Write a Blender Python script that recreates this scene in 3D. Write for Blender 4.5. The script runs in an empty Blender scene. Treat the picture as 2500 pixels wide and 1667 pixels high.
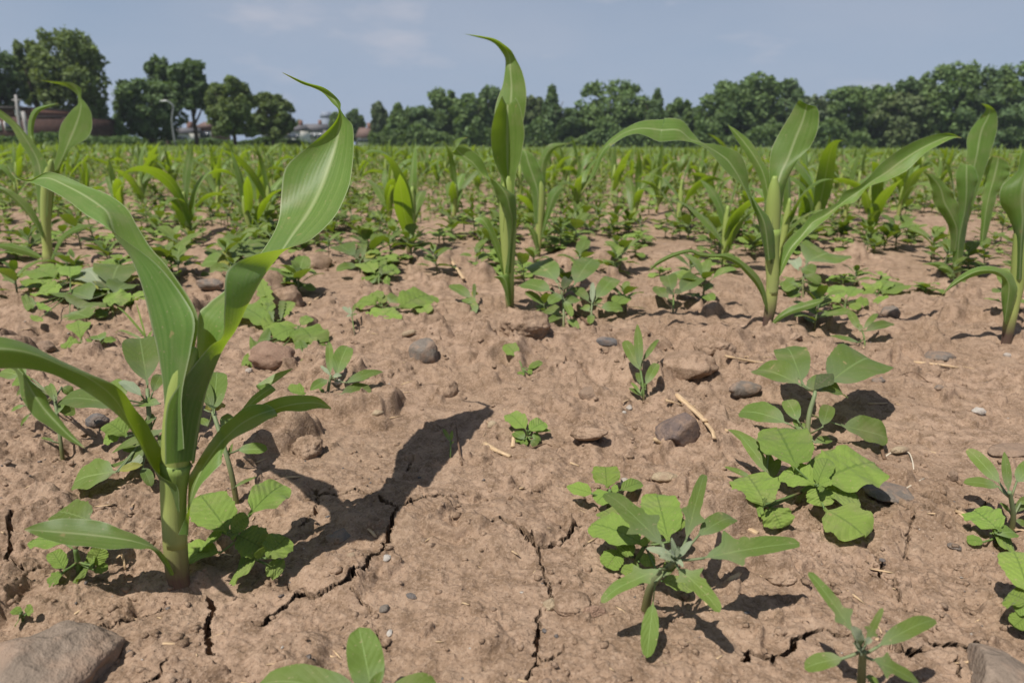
import bpy, math, random
import numpy as np
from mathutils import Vector, Matrix, noise as mnoise

random.seed(7)
rng = np.random.default_rng(11)
scene = bpy.context.scene
COL = scene.collection
R = math.radians

# ------------------------------------------------------------------ camera
CAM_H = 0.28
FPX = 24.0 / 36.0 * 2500.0          # focal length in photograph pixels
PITCH = R(16.0)
ROLL = R(0.25)
cam_data = bpy.data.cameras.new("camera")
cam = bpy.data.objects.new("camera", cam_data)
COL.objects.link(cam)
scene.camera = cam
_f = Vector((0, math.cos(PITCH), -math.sin(PITCH)))
_r0 = Vector((1, 0, 0))
_u0 = Vector((0, math.sin(PITCH), math.cos(PITCH)))
_r = _r0 * math.cos(ROLL) + _u0 * math.sin(ROLL)
_u = _u0 * math.cos(ROLL) - _r0 * math.sin(ROLL)
cam.matrix_world = Matrix(((_r.x, _u.x, -_f.x, 0), (_r.y, _u.y, -_f.y, 0), (_r.z, _u.z, -_f.z, CAM_H), (0, 0, 0, 1)))
cam_data.sensor_width = 36
cam_data.lens = 24
cam_data.clip_start = 0.01
cam_data.clip_end = 5000
cam_data.dof.use_dof = True
cam_data.dof.focus_distance = 0.56
cam_data.dof.aperture_fstop = 10.0

# ------------------------------------------------------------------ light
SUN_EL, SUN_AZ = R(62), R(226)      # azimuth clockwise from +Y: behind the camera, a little left
sun_dir = Vector((math.sin(SUN_AZ) * math.cos(SUN_EL), math.cos(SUN_AZ) * math.cos(SUN_EL), math.sin(SUN_EL)))
sd = bpy.data.lights.new("sun", 'SUN')
sd.energy = 4.45
sd.angle = R(0.5)
sd.color = (1.0, 0.955, 0.89)
sun = bpy.data.objects.new("sun", sd)
COL.objects.link(sun)
sun.rotation_euler = sun_dir.to_track_quat('Z', 'Y').to_euler()
sun.location = (-3, -6, 9)

world = bpy.data.worlds.new("World")
scene.world = world
world.use_nodes = True
wn, wl = world.node_tree.nodes, world.node_tree.links
bg = wn["Background"]
sky = wn.new("ShaderNodeTexSky")
sky.sky_type = 'NISHITA'
sky.sun_disc = False
sky.sun_elevation = SUN_EL
sky.sun_rotation = SUN_AZ
sky.altitude = 50
sky.air_density = 1.0
sky.dust_density = 1.0
sky.ozone_density = 1.0
bg.inputs[1].default_value = 0.055
scene.view_settings.view_transform = 'Standard'
scene.view_settings.look = 'None'
scene.view_settings.gamma = 1
scene.view_settings.use_curve_mapping = False
scene.view_settings.exposure = 0.35
# thin cloud puffs and veils over the clear sky, in sky direction coordinates
w_tc = wn.new("ShaderNodeTexCoord")
w_map = wn.new("ShaderNodeMapping"); w_map.inputs['Scale'].default_value = (1.0, 1.0, 3.2)
wl.new(w_tc.outputs['Generated'], w_map.inputs[0])
w_n = wn.new("ShaderNodeTexNoise"); w_n.inputs['Scale'].default_value = 5.5; w_n.inputs['Detail'].default_value = 7; w_n.inputs['Roughness'].default_value = 0.55
wl.new(w_map.outputs[0], w_n.inputs['Vector'])
w_mr = wn.new("ShaderNodeMapRange"); w_mr.inputs[1].default_value = 0.57; w_mr.inputs[2].default_value = 0.78; w_mr.inputs[3].default_value = 0; w_mr.inputs[4].default_value = 0.6
wl.new(w_n.outputs[0], w_mr.inputs[0])
w_n2 = wn.new("ShaderNodeTexNoise"); w_n2.inputs['Scale'].default_value = 1.7; w_n2.inputs['Detail'].default_value = 4
wl.new(w_map.outputs[0], w_n2.inputs['Vector'])
w_mr2 = wn.new("ShaderNodeMapRange"); w_mr2.inputs[1].default_value = 0.38; w_mr2.inputs[2].default_value = 0.68; w_mr2.inputs[3].default_value = 0; w_mr2.inputs[4].default_value = 0.34
wl.new(w_n2.outputs[0], w_mr2.inputs[0])
w_add = wn.new("ShaderNodeMath"); w_add.operation = 'ADD'; w_add.use_clamp = True
wl.new(w_mr.outputs[0], w_add.inputs[0]); wl.new(w_mr2.outputs[0], w_add.inputs[1])
w_hs = wn.new("ShaderNodeHueSaturation"); w_hs.inputs['Saturation'].default_value = 1.05; w_hs.inputs['Value'].default_value = 1.0
wl.new(sky.outputs[0], w_hs.inputs['Color'])
w_mix = wn.new("ShaderNodeMix"); w_mix.data_type = 'RGBA'
wl.new(w_add.outputs[0], w_mix.inputs[0])
w_mix.inputs[7].default_value = (7.3, 7.5, 8.6, 1)
# hazy summer air low over the horizon, all the way round
w_sep = wn.new("ShaderNodeSeparateXYZ"); wl.new(w_tc.outputs['Generated'], w_sep.inputs[0])
w_el = wn.new("ShaderNodeMapRange"); w_el.interpolation_type = 'SMOOTHSTEP'
for i_, x_ in enumerate((-0.02, 0.42, 0.92, 0.12)): w_el.inputs[i_ + 1].default_value = x_
wl.new(w_sep.outputs[2], w_el.inputs[0])
w_hz = wn.new("ShaderNodeMix"); w_hz.data_type = 'RGBA'
wl.new(w_el.outputs[0], w_hz.inputs[0]); wl.new(w_hs.outputs[0], w_hz.inputs[6]); w_hz.inputs[7].default_value = (4.6, 5.95, 8.3, 1)
wl.new(w_hz.outputs[2], w_mix.inputs[6])
wl.new(w_mix.outputs[2], bg.inputs[0])

scene.render.engine = 'CYCLES'
scene.cycles.use_denoising = True
scene.cycles.max_bounces = 6
scene.cycles.transparent_max_bounces = 4

# ------------------------------------------------------------------ pixel rays (photograph pixels, 2500 x 1667)
CAMP = Vector((0, 0, CAM_H))
def ray(px, py):
    return _f + _r * ((px - 1250.0) / FPX) + _u * ((833.5 - py) / FPX)
def at_z(px, py, z=0.0):
    d = ray(px, py)
    if d.z > -0.004: d = Vector((d.x, d.y, -0.004))
    return CAMP + d * ((z - CAM_H) / d.z)
def at_y(px, py, y):
    d = ray(px, py)
    return CAMP + d * (y / d.y)
def on_plane(px, py, p0, n):
    d = ray(px, py)
    return CAMP + d * ((p0 - CAMP).dot(n) / d.dot(n))
def depth(p):
    return (Vector(p) - CAMP).dot(_f)

# ------------------------------------------------------------------ mesh helpers
def mesh_quads(name, verts, quads, uv=None, smooth=True, mat=None, tris=None):
    verts = np.asarray(verts, dtype=np.float32).reshape(-1, 3)
    quads = np.asarray(quads, dtype=np.int32).reshape(-1, 4)
    me = bpy.data.meshes.new(name)
    me.vertices.add(len(verts)); me.vertices.foreach_set("co", verts.ravel())
    loops = quads.ravel(); starts = np.arange(len(quads), dtype=np.int32) * 4
    if tris is not None and len(tris):
        tris = np.asarray(tris, dtype=np.int32).reshape(-1, 3)
        starts = np.concatenate([starts, len(loops) + np.arange(len(tris), dtype=np.int32) * 3])
        loops = np.concatenate([loops, tris.ravel()])
    me.loops.add(len(loops)); me.loops.foreach_set("vertex_index", loops)
    me.polygons.add(len(starts)); me.polygons.foreach_set("loop_start", starts)
    if smooth: me.polygons.foreach_set("use_smooth", np.ones(len(starts), dtype=bool))
    if uv is not None:
        ul = me.uv_layers.new(name="UVMap")
        ul.data.foreach_set("uv", np.asarray(uv, dtype=np.float32).reshape(-1, 2)[loops].ravel())
    me.update(calc_edges=True)
    if mat: me.materials.append(mat)
    return me

_gridcache = {}
def grid_quads(nv, nu, closed=False):
    k = (nv, nu, closed)
    if k not in _gridcache:
        q = []
        for i in range(nv - 1):
            for j in range(nu if closed else nu - 1):
                j2 = (j + 1) % nu
                q.append((i * nu + j, i * nu + j2, (i + 1) * nu + j2, (i + 1) * nu + j))
        _gridcache[k] = np.array(q, dtype=np.int32)
    return _gridcache[k]

class Geo:
    """verts + quads + uv of one piece, so pieces can be joined or made into objects"""
    def __init__(s, v, q, uv): s.v, s.q, s.uv = np.asarray(v, float).reshape(-1, 3), np.asarray(q, int).reshape(-1, 4), np.asarray(uv, float).reshape(-1, 2)
    def moved(s, off): return Geo(s.v - np.array(off), s.q, s.uv)
def join(geos):
    v, q, uv, n = [], [], [], 0
    for g in geos:
        v.append(g.v); q.append(g.q + n); uv.append(g.uv); n += len(g.v)
    return Geo(np.concatenate(v), np.concatenate(q), np.concatenate(uv))

def catmull(P, n):
    """resample control rows P [k,d] to n rows"""
    P = np.asarray(P, float); k = len(P)
    if k == 2:
        t = np.linspace(0, 1, n)[:, None]; return P[0] * (1 - t) + P[1] * t
    E = np.vstack([2 * P[0] - P[1], P, 2 * P[-1] - P[-2]])
    t = np.linspace(0, k - 1 - 1e-9, n); i = t.astype(int); f = (t - i)[:, None]
    p0, p1, p2, p3 = E[i], E[i + 1], E[i + 2], E[i + 3]
    return 0.5 * ((2 * p1) + (-p0 + p2) * f + (2 * p0 - 5 * p1 + 4 * p2 - p3) * f ** 2 + (-p0 + 3 * p1 - 3 * p2 + p3) * f ** 3)

def tube(points, radii, nu=10, nv=None, squash=1.0):
    P = np.asarray([tuple(p) for p in points], float); rr = np.asarray(radii, float)[:, None]
    nv = nv or max(4, 4 * (len(P) - 1))
    C = catmull(np.hstack([P, rr]), nv)
    c, r = C[:, :3], C[:, 3]
    T = np.gradient(c, axis=0); T /= np.linalg.norm(T, axis=1)[:, None] + 1e-12
    ref = np.array([1.0, 0, 0]) if abs(T[0, 0]) < 0.8 else np.array([0, 1.0, 0])
    A = ref - T * (T @ ref)[:, None]; A /= np.linalg.norm(A, axis=1)[:, None]
    B = np.cross(T, A)
    a = np.linspace(0, 2 * np.pi, nu, endpoint=False)
    v = c[:, None] + r[:, None, None] * (np.cos(a)[None, :, None] * A[:, None] + squash * np.sin(a)[None, :, None] * B[:, None])
    uv = np.stack(np.broadcast_arrays((a / (2 * np.pi))[None, :], np.linspace(0, 1, nv)[:, None]), -1)
    q = grid_quads(nv, nu, True)
    # caps: collapse the end rings to points
    v = v.reshape(-1, 3); uv = uv.reshape(-1, 2)
    n = len(v)
    v = np.vstack([v, c[0], c[-1]]); uv = np.vstack([uv, [0.5, 0], [0.5, 1]])
    cap = [(n, (j + 1) % nu, j, n) for j in range(nu)]
    cap2 = [(n + 1, (nv - 1) * nu + j, (nv - 1) * nu + (j + 1) % nu, n + 1) for j in range(nu)]
    return TubeGeo(v, q, uv, [(a_, b_, c_) for a_, b_, c_, _ in cap + cap2])
class TubeGeo(Geo):
    def __init__(s, v, q, uv, t):
        super().__init__(v, q, uv); s.t = np.asarray(t, int)
    def moved(s, off): return TubeGeo(s.v - np.array(off), s.q, s.uv, s.t)

# ------------------------------------------------------------------ objects
def thing(name, label, cat, loc=(0, 0, 0), group=None, rotz=0.0, scale=1.0):
    o = bpy.data.objects.new(name, None)
    COL.objects.link(o)
    o.empty_display_size = 0.02
    o.location = loc; o.rotation_euler = (0, 0, rotz); o.scale = (scale,) * 3
    o['label'] = label; o['category'] = cat
    if group: o['group'] = group
    return o
def part(name, geo, mat, parent=None, smooth=True, rel=True):
    if isinstance(geo, bpy.types.Mesh): me = geo
    else:
        g = geo.moved(parent.location) if (parent is not None and rel) else geo
        me = mesh_quads(name, g.v, g.q, g.uv, smooth, mat, getattr(g, 't', None))
    o = bpy.data.objects.new(name, me)
    COL.objects.link(o)
    if parent is not None: o.parent = parent
    return o
def solo(name, label, cat, geo, mat, loc=(0, 0, 0), group=None, smooth=True):
    """a thing that is one mesh, origin at loc"""
    if isinstance(geo, bpy.types.Mesh): me = geo
    else:
        g = geo.moved(loc); me = mesh_quads(name, g.v, g.q, g.uv, smooth, mat, getattr(g, 't', None))
    o = bpy.data.objects.new(name, me)
    COL.objects.link(o); o.location = loc
    o['label'] = label; o['category'] = cat
    if group: o['group'] = group
    return o
def setting(name, me, kind='structure'):
    o = bpy.data.objects.new(name, me); COL.objects.link(o); o['kind'] = kind
    return o
def copy_thing(root, loc, rotz, scale, label, group):
    c = root.copy(); COL.objects.link(c)
    c.location = loc; c.rotation_euler = (0, 0, rotz); c.scale = (scale,) * 3
    c['label'] = label
    if group: c['group'] = group
    elif 'group' in c: del c['group']
    for ch in root.children:
        d = ch.copy(); COL.objects.link(d); d.parent = c
    return c

# ------------------------------------------------------------------ materials
class Nodes:
    def __init__(s, name):
        s.m = bpy.data.materials.new(name); s.m.use_nodes = True
        s.t = s.m.node_tree; s.n = s.t.nodes; s.l = s.t.links
        s.n.clear(); s.out = s.n.new("ShaderNodeOutputMaterial")
    def put(s, sock, v):
        if v is None: return
        if hasattr(v, 'is_output') or isinstance(v, bpy.types.NodeSocket): s.l.new(v, sock)
        elif isinstance(v, (tuple, list)) and len(v) == 3 and sock.type == 'RGBA': sock.default_value = (*v, 1)
        else: sock.default_value = v
    def math(s, op, a, b=None, clamp=False):
        n = s.n.new("ShaderNodeMath"); n.operation = op; n.use_clamp = clamp
        s.put(n.inputs[0], a); s.put(n.inputs[1], b); return n.outputs[0]
    def mapr(s, v, a, b, c=0.0, d=1.0):
        n = s.n.new("ShaderNodeMapRange"); s.put(n.inputs[0], v)
        for i, x in enumerate((a, b, c, d)): n.inputs[i + 1].default_value = x
        return n.outputs[0]
    def mix(s, f, a, b, blend='MIX'):
        n = s.n.new("ShaderNodeMix"); n.data_type = 'RGBA'; n.blend_type = blend
        s.put(n.inputs[0], f); s.put(n.inputs[6], a); s.put(n.inputs[7], b); return n.outputs[2]
    def noise(s, vec, scale, detail=4, rough=0.55):
        n = s.n.new("ShaderNodeTexNoise"); s.put(n.inputs['Vector'], vec)
        n.inputs['Scale'].default_value = scale; n.inputs['Detail'].default_value = detail; n.inputs['Roughness'].default_value = rough
        return n.outputs[0]
    def voro(s, vec, scale, feature='F1'):
        n = s.n.new("ShaderNodeTexVoronoi"); n.feature = feature; s.put(n.inputs['Vector'], vec); n.inputs['Scale'].default_value = scale
        return n.outputs[0]
    def coord(s, which='Object'):
        return s.n.new("ShaderNodeTexCoord").outputs[which]
    def geom(s, which):
        return s.n.new("ShaderNodeNewGeometry").outputs[which]
    def orand(s): return s.n.new("ShaderNodeObjectInfo").outputs['Random']
    def sep(s, v):
        n = s.n.new("ShaderNodeSeparateXYZ"); s.put(n.inputs[0], v); return n.outputs
    def comb(s, x, y, z=0.0):
        n = s.n.new("ShaderNodeCombineXYZ"); s.put(n.inputs[0], x); s.put(n.inputs[1], y); s.put(n.inputs[2], z); return n.outputs[0]
    def hsv(s, col, h=0.5, sat=1.0, val=1.0):
        n = s.n.new("ShaderNodeHueSaturation"); s.put(n.inputs['Color'], col)
        s.put(n.inputs['Hue'], h); s.put(n.inputs['Saturation'], sat); s.put(n.inputs['Value'], val); return n.outputs[0]
    def bump(s, h, strength=0.3, dist=0.001, nrm=None):
        n = s.n.new("ShaderNodeBump"); s.put(n.inputs['Height'], h); n.inputs['Strength'].default_value = strength; n.inputs['Distance'].default_value = dist
        if nrm is not None: s.put(n.inputs['Normal'], nrm)
        return n.outputs[0]
    def bsdf(s, col, rough=0.6, spec=0.3, nrm=None, sheen=0.0):
        n = s.n.new("ShaderNodeBsdfPrincipled"); s.put(n.inputs['Base Color'], col); s.put(n.inputs['Roughness'], rough)
        n.inputs['Specular IOR Level'].default_value = spec
        if sheen: n.inputs['Sheen Weight'].default_value = sheen
        if nrm is not None: s.put(n.inputs['Normal'], nrm)
        return n.outputs[0]
    def transl(s, col, nrm=None):
        n = s.n.new("ShaderNodeBsdfTranslucent"); s.put(n.inputs[0], col)
        if nrm is not None: s.put(n.inputs['Normal'], nrm)
        return n.outputs[0]
    def shmix(s, f, a, b):
        n = s.n.new("ShaderNodeMixShader"); s.put(n.inputs[0], f); s.put(n.inputs[1], a); s.put(n.inputs[2], b); return n.outputs[0]
    def done(s, sh): s.l.new(sh, s.out.inputs[0]); return s.m

def mat_soil():
    s = Nodes("soil"); co = s.coord('Object')
    a = s.noise(co, 7, 5); b = s.noise(co, 60, 6, 0.65); c = s.noise(co, 420, 3, 0.7)
    col = s.mix(s.mapr(a, .35, .65), (.268, .181, .119), (.352, .243, .169))
    col = s.mix(s.mapr(b, .38, .58), (.185, .122, .078), col)
    col = s.mix(s.mapr(c, .47, .78, 0, .75), col, (.45, .325, .235))
    col = s.mix(s.mapr(s.noise(co, 480, 3, .6), .42, .30, 0, .8), col, (.135, .085, .055))          # dark pore specks: shade of tiny pits put into the colour
    col = s.mix(s.mapr(s.noise(co, 22, 4), .56, .72, 0, .35), col, (.40, .29, .205))          # dusty crust
    col = s.mix(s.mapr(s.noise(co, 900, 1), .71, .77, 0, .5), col, (.50, .42, .34))        # sand grains
    col = s.mix(s.mapr(s.noise(co, 700, 1), .27, .22, 0, .7), col, (.09, .065, .05))          # dark crumbs
    h = s.math('ADD', s.math('MULTIPLY', b, .6), s.math('MULTIPLY', c, .4))
    bp = s.bump(h, 0.85, 0.004)
    bp = s.bump(s.noise(co, 1100, 3, .7), 0.6, 0.0012, bp)
    return s.done(s.bsdf(col, .95, .12, bp))
def mat_stone(name, c1, c2, scale=40, dirt=.5, rough=.75):
    s = Nodes(name); co = s.coord('Object'); rd = s.orand()
    off = s.comb(s.math('MULTIPLY', rd, 7.3), s.math('MULTIPLY', rd, 3.1), rd)
    v = s.n.new("ShaderNodeVectorMath"); v.operation = 'ADD'; s.put(v.inputs[0], co); s.put(v.inputs[1], off); co = v.outputs[0]
    n1 = s.noise(co, scale, 6, .65); n2 = s.noise(co, scale * 6, 3)
    col = s.mix(s.mapr(n1, .3, .7), c1, c2)
    col = s.mix(s.mapr(n2, .5, .75, 0, .35), col, tuple(min(.7, x * 1.7) for x in c2))
    nz = s.sep(s.geom('Normal'))[2]
    d = s.math('MULTIPLY', s.mapr(s.noise(co, scale * 1.4, 5), .46, .60), dirt, True)
    col = s.mix(d, col, (.31, .208, .143))
    return s.done(s.bsdf(col, rough, .25, s.bump(s.math('ADD', s.math('ADD', n1, s.math('MULTIPLY', n2, .8)), s.math('MULTIPLY', s.noise(co, scale * 20, 2), .4)), .8, .0035)))

def leaf_mat(name, base, vein, trans, tw, rough=.5, spec=.3, parallel=True, edge=None, bright=(.74, 1.2), centre=None, blotch=.25, veinw=.5):
    """two-sided leaf: reflection plus light let through; veins run in UV"""
    s = Nodes(name); uv = s.coord('UV'); xyz = s.sep(uv); u, v = xyz[0], xyz[1]
    a = s.math('ABSOLUTE', s.math('SUBTRACT', s.math('MULTIPLY', u, 2.0), 1.0))
    rib = s.mapr(a, .11 if parallel else .06, .02, 0, 1)
    rd = s.math('ADD', s.math('MULTIPLY', s.orand(), .5), s.math('MULTIPLY', s.geom('Random Per Island'), .5))
    if parallel:
        fine = s.math('SINE', s.math('MULTIPLY', u, 120.0))
        str_ = s.noise(s.comb(s.math('MULTIPLY', u, 26.0), s.math('MULTIPLY', v, 1.6), rd), 1.0, 3)
        vmask = s.math('ADD', s.math('MULTIPLY', fine, .13), s.mapr(str_, .35, .7), True)
        h = s.math('ADD', s.math('MULTIPLY', fine, .5), s.math('MULTIPLY', rib, -2.0))
    else:
        ph = s.math('ADD', s.math('MULTIPLY', v, 7.0), s.math('MULTIPLY', a, -2.2))
        fr = s.math('ABSOLUTE', s.math('SUBTRACT', s.math('FRACT', ph), .5))
        lat = s.mapr(fr, .10, .0, 0, 1)
        net = s.mapr(s.voro(uv, 16, 'DISTANCE_TO_EDGE'), .05, .0, 0, .6)
        vmask = s.math('MAXIMUM', lat, net)
        h = s.math('SUBTRACT', s.math('MULTIPLY', fr, 1.6), s.math('ADD', s.math('MULTIPLY', rib, 1.0), s.math('MULTIPLY', net, .4)))
    oc = s.coord('Object')
    bl = s.noise(oc, 130 if not parallel else 45, 5, .6)
    col = s.mix(s.math('MULTIPLY', vmask, veinw), base, vein)
    col = s.mix(s.mapr(bl, .35, .7, 0, blotch), col, tuple(x * .72 for x in base))
    if centre: col = s.mix(s.mapr(v, .45, .0, 0, .8), col, centre)
    col = s.mix(s.math('MULTIPLY', rib, .8), col, (.36, .43, .20) if parallel else vein)
    if parallel: col = s.mix(s.mapr(v, .955, .99, 0, .75), col, (.36, .29, .12))
    if edge: col = s.mix(s.mapr(a, .955, .985, 0, .8), col, edge)
    # small dry specks and dust
    col = s.mix(s.mapr(s.noise(oc, 520, 2), .66, .73, 0, .6), col, (.40, .30, .18))
    col = s.mix(s.mapr(s.noise(oc, 38, 4), .50, .75, 0, .35), col, (.30, .26, .15))
    col = s.mix(s.mapr(s.noise(oc, 75, 2), .715, .745, 0, .75), col, (.34, .27, .12))
    if not parallel: col = s.mix(s.mapr(rd, .80, .92, 0, .35), col, (.26, .27, .06))
    val = s.mapr(s.math('FRACT', s.math('MULTIPLY', rd, 7.7)), 0, 1, *bright)
    hue = s.mapr(rd, 0, 1, .480, .508)
    col = s.hsv(col, hue, 1.0, val)
    tcol = s.mix(s.math('MULTIPLY', s.math('MAXIMUM', vmask, rib), .35), trans, tuple(x * .62 for x in trans))
    bp = s.bump(h, .07 if parallel else (.5 if name == 'broadleaf_leaf' else .2), .0007 if parallel else .0011)
    bp = s.bump(bl, .2, .002, bp)
    return s.done(s.shmix(tw, s.bsdf(col, rough, spec, bp, .08), s.transl(tcol, bp)))
def mat_stem(name, low, mid, high, k=.35):
    s = Nodes(name); uv = s.coord('UV'); xyz = s.sep(uv)
    col = s.mix(s.mapr(xyz[1], .17, k), low, mid)
    col = s.mix(s.mapr(xyz[1], k, 1.0), col, high)
    st = s.noise(s.comb(s.math('MULTIPLY', xyz[0], 40.0), s.math('MULTIPLY', xyz[1], 2.0), s.orand()), 1, 3)
    col = s.mix(s.mapr(st, .3, .7, 0, .3), col, tuple(x * .6 for x in mid))
    return s.done(s.shmix(.15, s.bsdf(col, .5, .3, s.bump(st, .2, .0008)), s.transl(high)))
def mat_plain(name, col, rough=.8, var=.25, scale=3.0, spec=.2):
    s = Nodes(name); co = s.coord('Object')
    n = s.noise(co, scale, 4)
    c = s.mix(s.mapr(n, .3, .7), tuple(x * (1 - var) for x in col), tuple(min(1, x * (1 + var)) for x in col))
    return s.done(s.bsdf(c, rough, spec))

SOIL = mat_soil()
CORN = leaf_mat("corn_leaf", (.098, .190, .040), (.22, .31, .09), (.31, .45, .012), .43, .46, .30, True, (.36, .42, .24), blotch=.24, veinw=.5)
CORN_SHEATH = mat_stem('corn_sheath', (.36, .41, .14), (.41, .47, .14), (.24, .34, .075), .5)
CORN_STEM = mat_stem("corn_stem", (.10, .045, .055), (.42, .47, .14), (.26, .35, .08))
GOOSE = leaf_mat("goosefoot_leaf", (.112, .172, .034), (.20, .28, .09), (.22, .32, .012), .27, .6, .2, False, bright=(.74, 1.2), centre=(.19, .24, .13), veinw=.22)
ROUND = leaf_mat("broadleaf_leaf", (.190, .285, .058), (.11, .185, .035), (.27, .40, .02), .27, .7, .15, False, bright=(.80, 1.18), veinw=.32)
DARK = leaf_mat("young_goosefoot_leaf", (.075, .105, .036), (.14, .12, .08), (.12, .17, .02), .25, .6, .2, False, bright=(.85, 1.1))
MEAL = leaf_mat("mealy_leaf", (.24, .29, .18), (.32, .36, .25), (.2, .3, .06), .2, .8, .1, False, bright=(.9, 1.1))
PALE = leaf_mat("yellowing_leaf", (.26, .27, .05), (.32, .30, .12), (.38, .38, .03), .3, .6, .2, False)
WSTEM = mat_stem("weed_stem", (.13, .085, .05), (.15, .22, .06), (.13, .2, .06))
GSTEM = mat_stem("goosefoot_stem", (.15, .14, .05), (.21, .25, .12), (.20, .26, .12), .5)
# ------------------------------------------------------------------ terrain
def _h(ix, iy, seed):
    ix = ix.astype(np.int64); iy = iy.astype(np.int64)
    h = (ix * 374761393 + iy * 668265263 + seed * 974634511) & 0xFFFFFFFF
    h = ((h ^ (h >> 13)) * 1274126177) & 0xFFFFFFFF
    h = ((h ^ (h >> 16)) * 2246822519) & 0xFFFFFFFF
    return h ^ (h >> 15)
def hash01(ix, iy, seed): return (_h(ix, iy, seed) & 0xFFFF) / 65535.0
def perlin(x, y, seed=0):
    x0 = np.floor(x); y0 = np.floor(y); fx = x - x0; fy = y - y0
    u = fx * fx * fx * (fx * (fx * 6 - 15) + 10); v = fy * fy * fy * (fy * (fy * 6 - 15) + 10)
    def g(ix, iy, dx, dy):
        a = hash01(ix, iy, seed) * (2 * np.pi); return np.cos(a) * dx + np.sin(a) * dy
    a = g(x0, y0, fx, fy); b = g(x0 + 1, y0, fx - 1, fy); c = g(x0, y0 + 1, fx, fy - 1); d = g(x0 + 1, y0 + 1, fx - 1, fy - 1)
    return (a + (b - a) * u + (c - a) * v + (a - b - c + d) * u * v) * 1.5
def clods(x, y, cell, seed, rmin, rmax, prob, flat=.55, edge=.45):
    """irregular chunks on a jittered grid, flat-topped and tilted: the highest one wins"""
    wx = x + .30 * cell * perlin(x / cell * 2.1, y / cell * 2.1, seed + 5) + .10 * cell * perlin(x / cell * 6, y / cell * 6, seed + 7)
    wy = y + .30 * cell * perlin(x / cell * 2.1 + 9, y / cell * 2.1, seed + 6) + .10 * cell * perlin(x / cell * 6 + 3, y / cell * 6, seed + 8)
    gx = np.floor(wx / cell); gy = np.floor(wy / cell); best = np.zeros_like(x)
    for i in (-1, 0, 1):
        for j in (-1, 0, 1):
            cx, cy = gx + i, gy + j
            px = (cx + hash01(cx, cy, seed)) * cell; py = (cy + hash01(cx, cy, seed + 1)) * cell
            r = rmin + (rmax - rmin) * hash01(cx, cy, seed + 2) ** 2.2
            on = hash01(cx, cy, seed + 3) < (prob(px, py) if callable(prob) else prob)
            dx, dy = (wx - px) / r, (wy - py) / r
            th = hash01(cx, cy, seed + 4) * 6.283; el = .6 + .4 * hash01(cx, cy, seed + 9)
            ux, uy = dx * np.cos(th) + dy * np.sin(th), (dy * np.cos(th) - dx * np.sin(th)) / el
            d = np.sqrt(ux * ux + uy * uy) * .55 + np.maximum(np.abs(ux), np.abs(uy)) * .5
            h = np.clip((1 - d) / edge, 0, 1) ** .75 * r * flat * (1 + .55 * ux)
            best = np.maximum(best, np.where(on & (d < 1), h, 0))
    return best
def smst(x, a, b):
    t = np.clip((x - a) / (b - a), 0, 1); return t * t * (3 - 2 * t)
def rough_mask(x, y):
    m = .5 + .9 * perlin(x * 3.3 + 4, y * 3.3, 31)
    m = np.clip(m, 0, 1)
    m = m * .8 + smst(y, .52, .88) * .66
    # smooth, crusted soil in the open strip right of the first plant
    m = m * (1 - .75 * np.exp(-(((x - .02) / .17) ** 2 + ((y - .36) / .13) ** 2)))
    m = m * (1 - .6 * np.exp(-(((x - .42) / .25) ** 2 + ((y - .62) / .16) ** 2)))
    return np.clip(m, .08, 1)

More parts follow.
